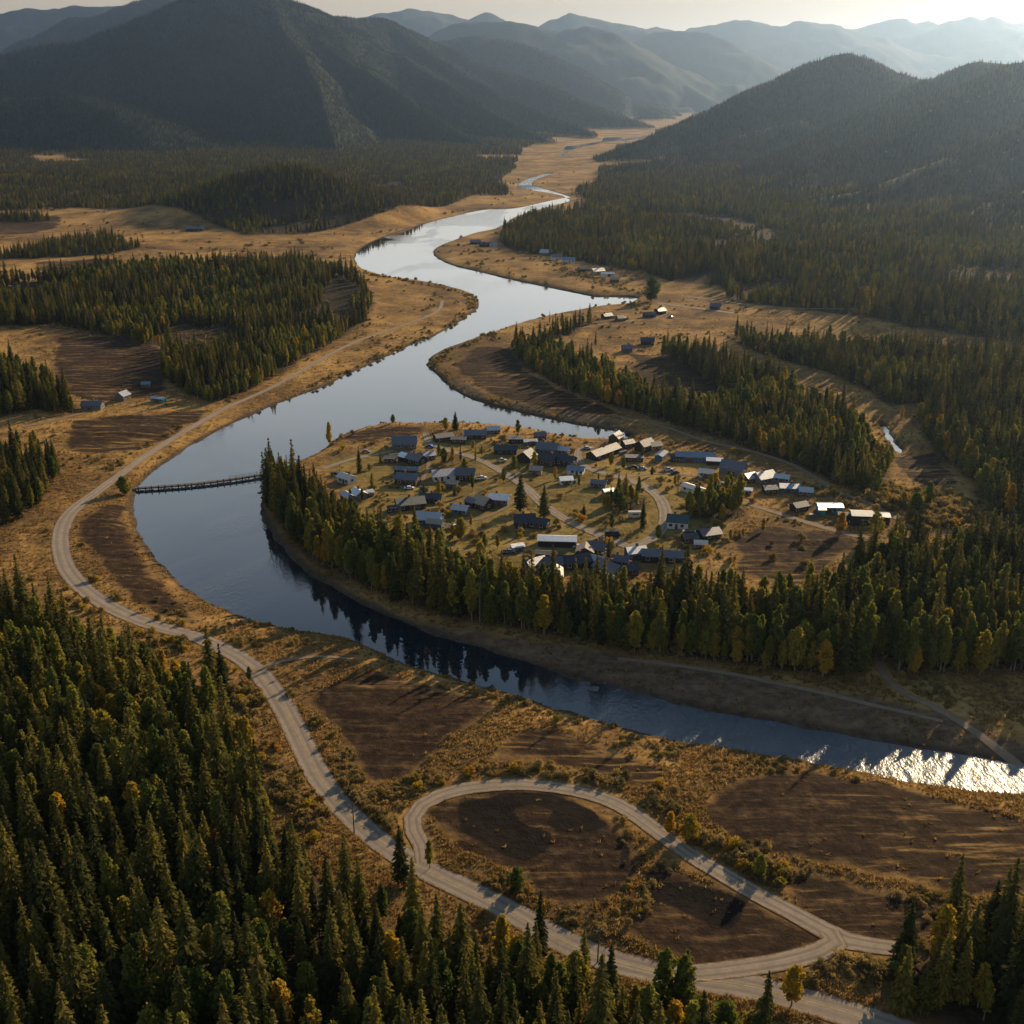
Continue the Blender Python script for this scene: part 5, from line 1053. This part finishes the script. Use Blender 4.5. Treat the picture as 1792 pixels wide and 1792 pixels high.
# loose timber over the far valley floor and the mountain flanks
def far_wood(n, r0, r1, a0, a1, seed):
    gg = np.random.default_rng(seed); r = np.sqrt(gg.uniform(r0 ** 2, r1 ** 2, n)); a = gg.uniform(a0, a1, n); return r * np.sin(a), r * np.cos(a)
x, y = far_wood(900000, 1150, 7200, -.56, .56, 5)
hgt, dd, mm = height(x, y, True)
k = dd > 6
e = 25.0; sx = (height(x + e, y) - hgt) / e; sy = (height(x, y + e) - hgt) / e
toward = (-sx * -x - sy * -y) / np.hypot(x, y)          # slope seen from the valley
r = np.hypot(x, y)
onmt = (mm > 5) & (toward > -.10)
flat = (mm <= 5) & (r > np.where(x > 250, 1300, 1750)) & (fbm(x / 190, y / 190, 4, 91) > .45 - .08 * (x < -250) - .25 * ((x > 120) & (r < 2500))) & (np.abs(x - np.interp(y, [1700, 1900, 2500, 3200, 3700, 6000, 9000], [60, 45, 108, 165, 260, 690, 1350])) > np.interp(y, [1700, 2500, 3200, 6000], [52, 100, 140, 230]) * (.6 + .8 * fbm(x / 160, y / 300, 3, 4)))
dens = np.where(r < 3200, 1.0, 1.0)
k &= (onmt | flat) & (rng.random(len(x)) < np.where(onmt, np.where(r < 2700, 1.0, .75), .9))
for P in WOOD_W: k &= ~inside(x, y, P)
for G in GLADE_W: k &= ~inside(x, y, G)
x, y, hgt, r, mm_ = x[k], y[k], hgt[k], r[k], mm[k]
n = len(x); lf = rng.random(n) < .30 * (mm_ < 5)
sc = rng.normal(.62, .12, n).clip(.35, 1.0) * np.where(mm_ > 5, 0.98, .9); vv = rng.integers(0, 6, n)
far_pts = np.column_stack([x, y, hgt - .3, rng.uniform(0, 6.28, n), sc, vv])
mt_ = mm_ > 5; far_pts[mt_, 5] = far_pts[mt_, 5] % 3; lf &= ~mt_
scatter('spruce_forest', 'spruce', 6, np.vstack([sp_rest[:, :6], far_pts[~lf & ~mt_]]), 'dense spruce forest spread over the valley floor', 'forest')
scatter('mountain_forest', 'fir', 3, far_pts[mt_], 'dark fir forest covering the mountain flanks', 'forest')
scatter('aspen_woods', 'aspen', 6, np.vstack([as_rest[:, :6], far_pts[lf]]), 'olive and golden leafy trees mixed through the forest', 'woods')
print('TREES', len(sp_pts), len(as_pts), len(far_pts))

# ------------------------------------------------------------------ bushes and brush
BELTS = [([(470, 1190), (520, 1255), (560, 1330), (600, 1390), (660, 1440), (705, 1470)], 5, .5, 1.0), ([(720, 1390), (800, 1362), (900, 1352), (1000, 1362), (1080, 1382), (1150, 1420)], 5.5, .8, 1.0),
         ([(1160, 1420), (1210, 1450), (1260, 1490), (1320, 1520), (1370, 1530)], 6, 1.0, 1.25), ([(1370, 1530), (1450, 1545), (1540, 1565), (1620, 1585), (1700, 1592), (1760, 1600)], 3, .8, .9),
         ([(1120, 1460), (1135, 1510), (1130, 1560), (1090, 1610)], 4, .5, .8), ([(265, 1045), (320, 1085), (380, 1110), (450, 1125), (520, 1135)], 6, .45, .8), ([(120, 1020), (200, 1085), (300, 1130), (390, 1180), (430, 1240), (450, 1300), (490, 1390), (560, 1470)], 7, .55, 1.1),
         ([(640, 1135), (740, 1178), (860, 1215), (960, 1240), (1060, 1272)], 3, .4, .8), ([(1540, 870), (1600, 890), (1660, 900), (1700, 905)], 16, 2.2, 1.7), ([(1460, 865), (1530, 885), (1600, 915)], 5, .5, 1.0),
         ([(900, 560), (850, 590), (780, 615), (765, 640), (800, 680), (880, 705), (1000, 735)], 5, .35, .9), ([(640, 478), (720, 495), (800, 510), (832, 528), (790, 566)], 6, .35, 1.0),
         ([(520, 685), (600, 652), (680, 614), (760, 580)], 5, .3, .9), ([(560, 790), (600, 770), (620, 762)], 8, .5, .9), ([(1390, 1695), (1460, 1680), (1530, 1690)], 6, .9, 1.1), ([(880, 1560), (960, 1620), (1040, 1650)], 4, .4, .9),
         ([(330, 745), (250, 790), (190, 830)], 5, .4, .9), ([(850, 748), (880, 752), (930, 757), (1000, 766)], 3, .35, .9), ([(900, 440), (1000, 478), (1100, 510)], 8, .25, 1.0), ([(1000, 525), (1070, 528), (1130, 540)], 6, .4, 1.1)]
B = []
for bi, (pts, hw, dn, hs) in enumerate(BELTS):
    L = smooth_line(on_ground(pts), 1.0); gg = np.random.default_rng(500 + bi); n = int(len(L) * dn * hw * .5); q = gg.integers(0, len(L), n)
    bx = L[q, 0] + gg.normal(0, hw * .6, n); by = L[q, 1] + gg.normal(0, hw * .6, n)
    B.append(np.column_stack([bx, by, np.zeros(n), gg.uniform(0, 6.28, n), gg.uniform(.30, .90, n) * hs, gg.choice([0, 0, 1, 1, 2, 2, 0, 1, 2, 3], n)]))
gg = np.random.default_rng(77); n = 36000; q = on_ground(np.column_stack([gg.uniform(-60, 1850, n), gg.uniform(300, 1780, n)]))
cl = fbm(q[:, 0] / 25, q[:, 1] / 25, 3, 21); s = (cl > np.where(q[:, 1] < 480, .58, .52))
soil = np.zeros(n, bool)
for P in SOIL_SHADE_W + BARE_W + BANK_W[:1]: soil |= inside(q[:, 0], q[:, 1], P)
q = q[s & ~soil]; n = len(q); B.append(np.column_stack([q, np.zeros(n), gg.uniform(0, 6.28, n), gg.uniform(.22, .6, n) * (1 + 1.1 * sst(500, 1200, q[:, 1])), gg.choice([0, 1, 2, 2], n)]))
gg = np.random.default_rng(7878); n = 420; q = on_ground(np.column_stack([gg.uniform(590, 1420, n), gg.uniform(760, 1000, n)])); q = q[inside(q[:, 0], q[:, 1], LAWN_W[0]) | (gg.random(n) < .25)]
n = len(q); B.append(np.column_stack([q, np.zeros(n), gg.uniform(0, 6.28, n), gg.uniform(.5, 1.25, n), gg.choice([0, 1, 1, 2, 3], n)]))
B = np.concatenate(B); k = keep_clear(B[:, 0], B[:, 1], .9, .8, 1.0, 0) & (fbm(B[:, 0] / 8, B[:, 1] / 8, 3, 88) > .44); B = B[k]; B[:, 2] = height(B[:, 0], B[:, 1]) - .08
px, py, d = project(B[:, 0], B[:, 1], B[:, 2] + 1); size = np.where((px > 5) & (px < 1787) & (py > 5) & (py < 1787), B[:, 4] / d, -1); order = np.argsort(-size)
BL = [('loop road', (700, 1330, 1180, 1600)), ('hedge row by the big brown field', (1180, 1380, 1792, 1792)), ('main road', (0, 950, 700, 1792))]
for c, q in enumerate(order[:170]):
    p = B[q]; X_, Y_ = px[q], py[q]; w = next((t for t, (a, b_, c_, d_) in BL if a < X_ < c_ and b_ < Y_ < d_), 'river meadows')
    bush(int(p[5]), tuple(p[:3]), p[3], p[4], ('golden' if p[5] == 3 else 'straw brown') + ' scrubby bush near the ' + w, ('golden bushes near the ' if p[5] == 3 else 'straw brown bushes near the ') + w)
scatter('brush', 'shrub', 4, B[order[170:]], 'straw coloured brush along the banks, roads and meadows', 'brush')

# ------------------------------------------------------------------ dry grass tufts
def grass():
    gg = np.random.default_rng(31); n = 150000
    q = on_ground(np.column_stack([gg.uniform(-40, 1830, n), 560 + 1230 * gg.random(n) ** .8])); x, y = q[:, 0], q[:, 1]
    k = keep_clear(x, y, .6, .7, 0.0, 0); soil = np.zeros(n, bool)
    for P in SOIL_SHADE_W + BARE_W: soil |= inside(x, y, P)
    for P in BANK_W: soil |= inside(x, y, P) & (gg.random(n) < .72)
    for P in WOOD_W[:2]: k &= ~inside(x, y, P)
    k &= ~inside(x, y, LAWN_W[0]) | (gg.random(n) < .15)
    k &= ~soil | (gg.random(n) < .008)
    k &= gg.random(n) < .25 + 1.1 * sst(.38, .60, fbm(x / 12, y / 12, 3, 33)); x, y = x[k], y[k]; z = height(x, y); n = len(x); nb = 5
    dist = np.hypot(x, y); h = gg.uniform(.22, .62, n) * (1 + .0010 * dist); V = []
    th = gg.uniform(0, 6.28, (n, nb)); sp = gg.uniform(.2, .75, (n, nb)); hh = h[:, None] * gg.uniform(.6, 1.15, (n, nb)); wd = .16 * (1 + .0016 * dist)[:, None] * gg.uniform(.6, 1.3, (n, nb))
    cx, cy = np.cos(th), np.sin(th); bx, by = x[:, None] + cx * sp * .35, y[:, None] + cy * sp * .35
    a = np.stack([bx - cy * wd, by + cx * wd, np.broadcast_to(z[:, None] - .05, bx.shape)], -1); b = np.stack([bx + cy * wd, by - cx * wd, np.broadcast_to(z[:, None] - .05, bx.shape)], -1)
    c = np.stack([bx + cx * sp, by + cy * sp, z[:, None] + hh], -1)
    V = np.stack([a, b, c], 2).reshape(-1, 3)
    m, nt, out = new_mat('dry_grass_blades'); kk = NT(nt)
    col = kk.ramp(kk.attr('tone'), [(0, (.12, .075, .030)), (.45, (.28, .165, .050)), (.8, (.40, .250, .082)), (1, (.24, .19, .06))])
    d_, t_, x_ = kk.n('ShaderNodeBsdfDiffuse'), kk.n('ShaderNodeBsdfTranslucent'), kk.n('ShaderNodeMixShader')
    kk.l(col, d_.inputs[0]); kk.l(col, t_.inputs[0]); x_.inputs[0].default_value = .55; kk.l(d_.outputs[0], x_.inputs[1]); kk.l(t_.outputs[0], x_.inputs[2]); kk.l(x_.outputs[0], out.inputs[0])
    me = mesh_np('dry_grass', V, np.arange(len(V)).reshape(-1, 3), [m])
    add_attr(me, 'tone', np.repeat(np.clip(.55 * fbm(x / 18, y / 18, 3, 3) + .6 * gg.random(n) - .05, 0, 1), nb * 3))
    tag(put('dry_grass', me), 'tufts of dry golden grass over the meadows and verges', 'grass', kind='stuff')
grass()

# ------------------------------------------------------------------ valley haze
HX = 26500.0
b = MB(); b.box(-HX, HX, -HX, HX, -3.2, 1060.0)
hm, hnt, hout = new_mat('valley_haze'); pv = hnt.nodes.new('ShaderNodeVolumePrincipled')
pv.inputs['Color'].default_value = (*HAZE_COLOR, 1); pv.inputs['Density'].default_value = HAZE_DENSITY; pv.inputs['Anisotropy'].default_value = HAZE_ANISO
hnt.links.new(pv.outputs[0], hout.inputs['Volume'])
tag(put('haze', b.mesh('haze', hm)), 'thin sunlit haze filling the valley', 'haze', kind='stuff')
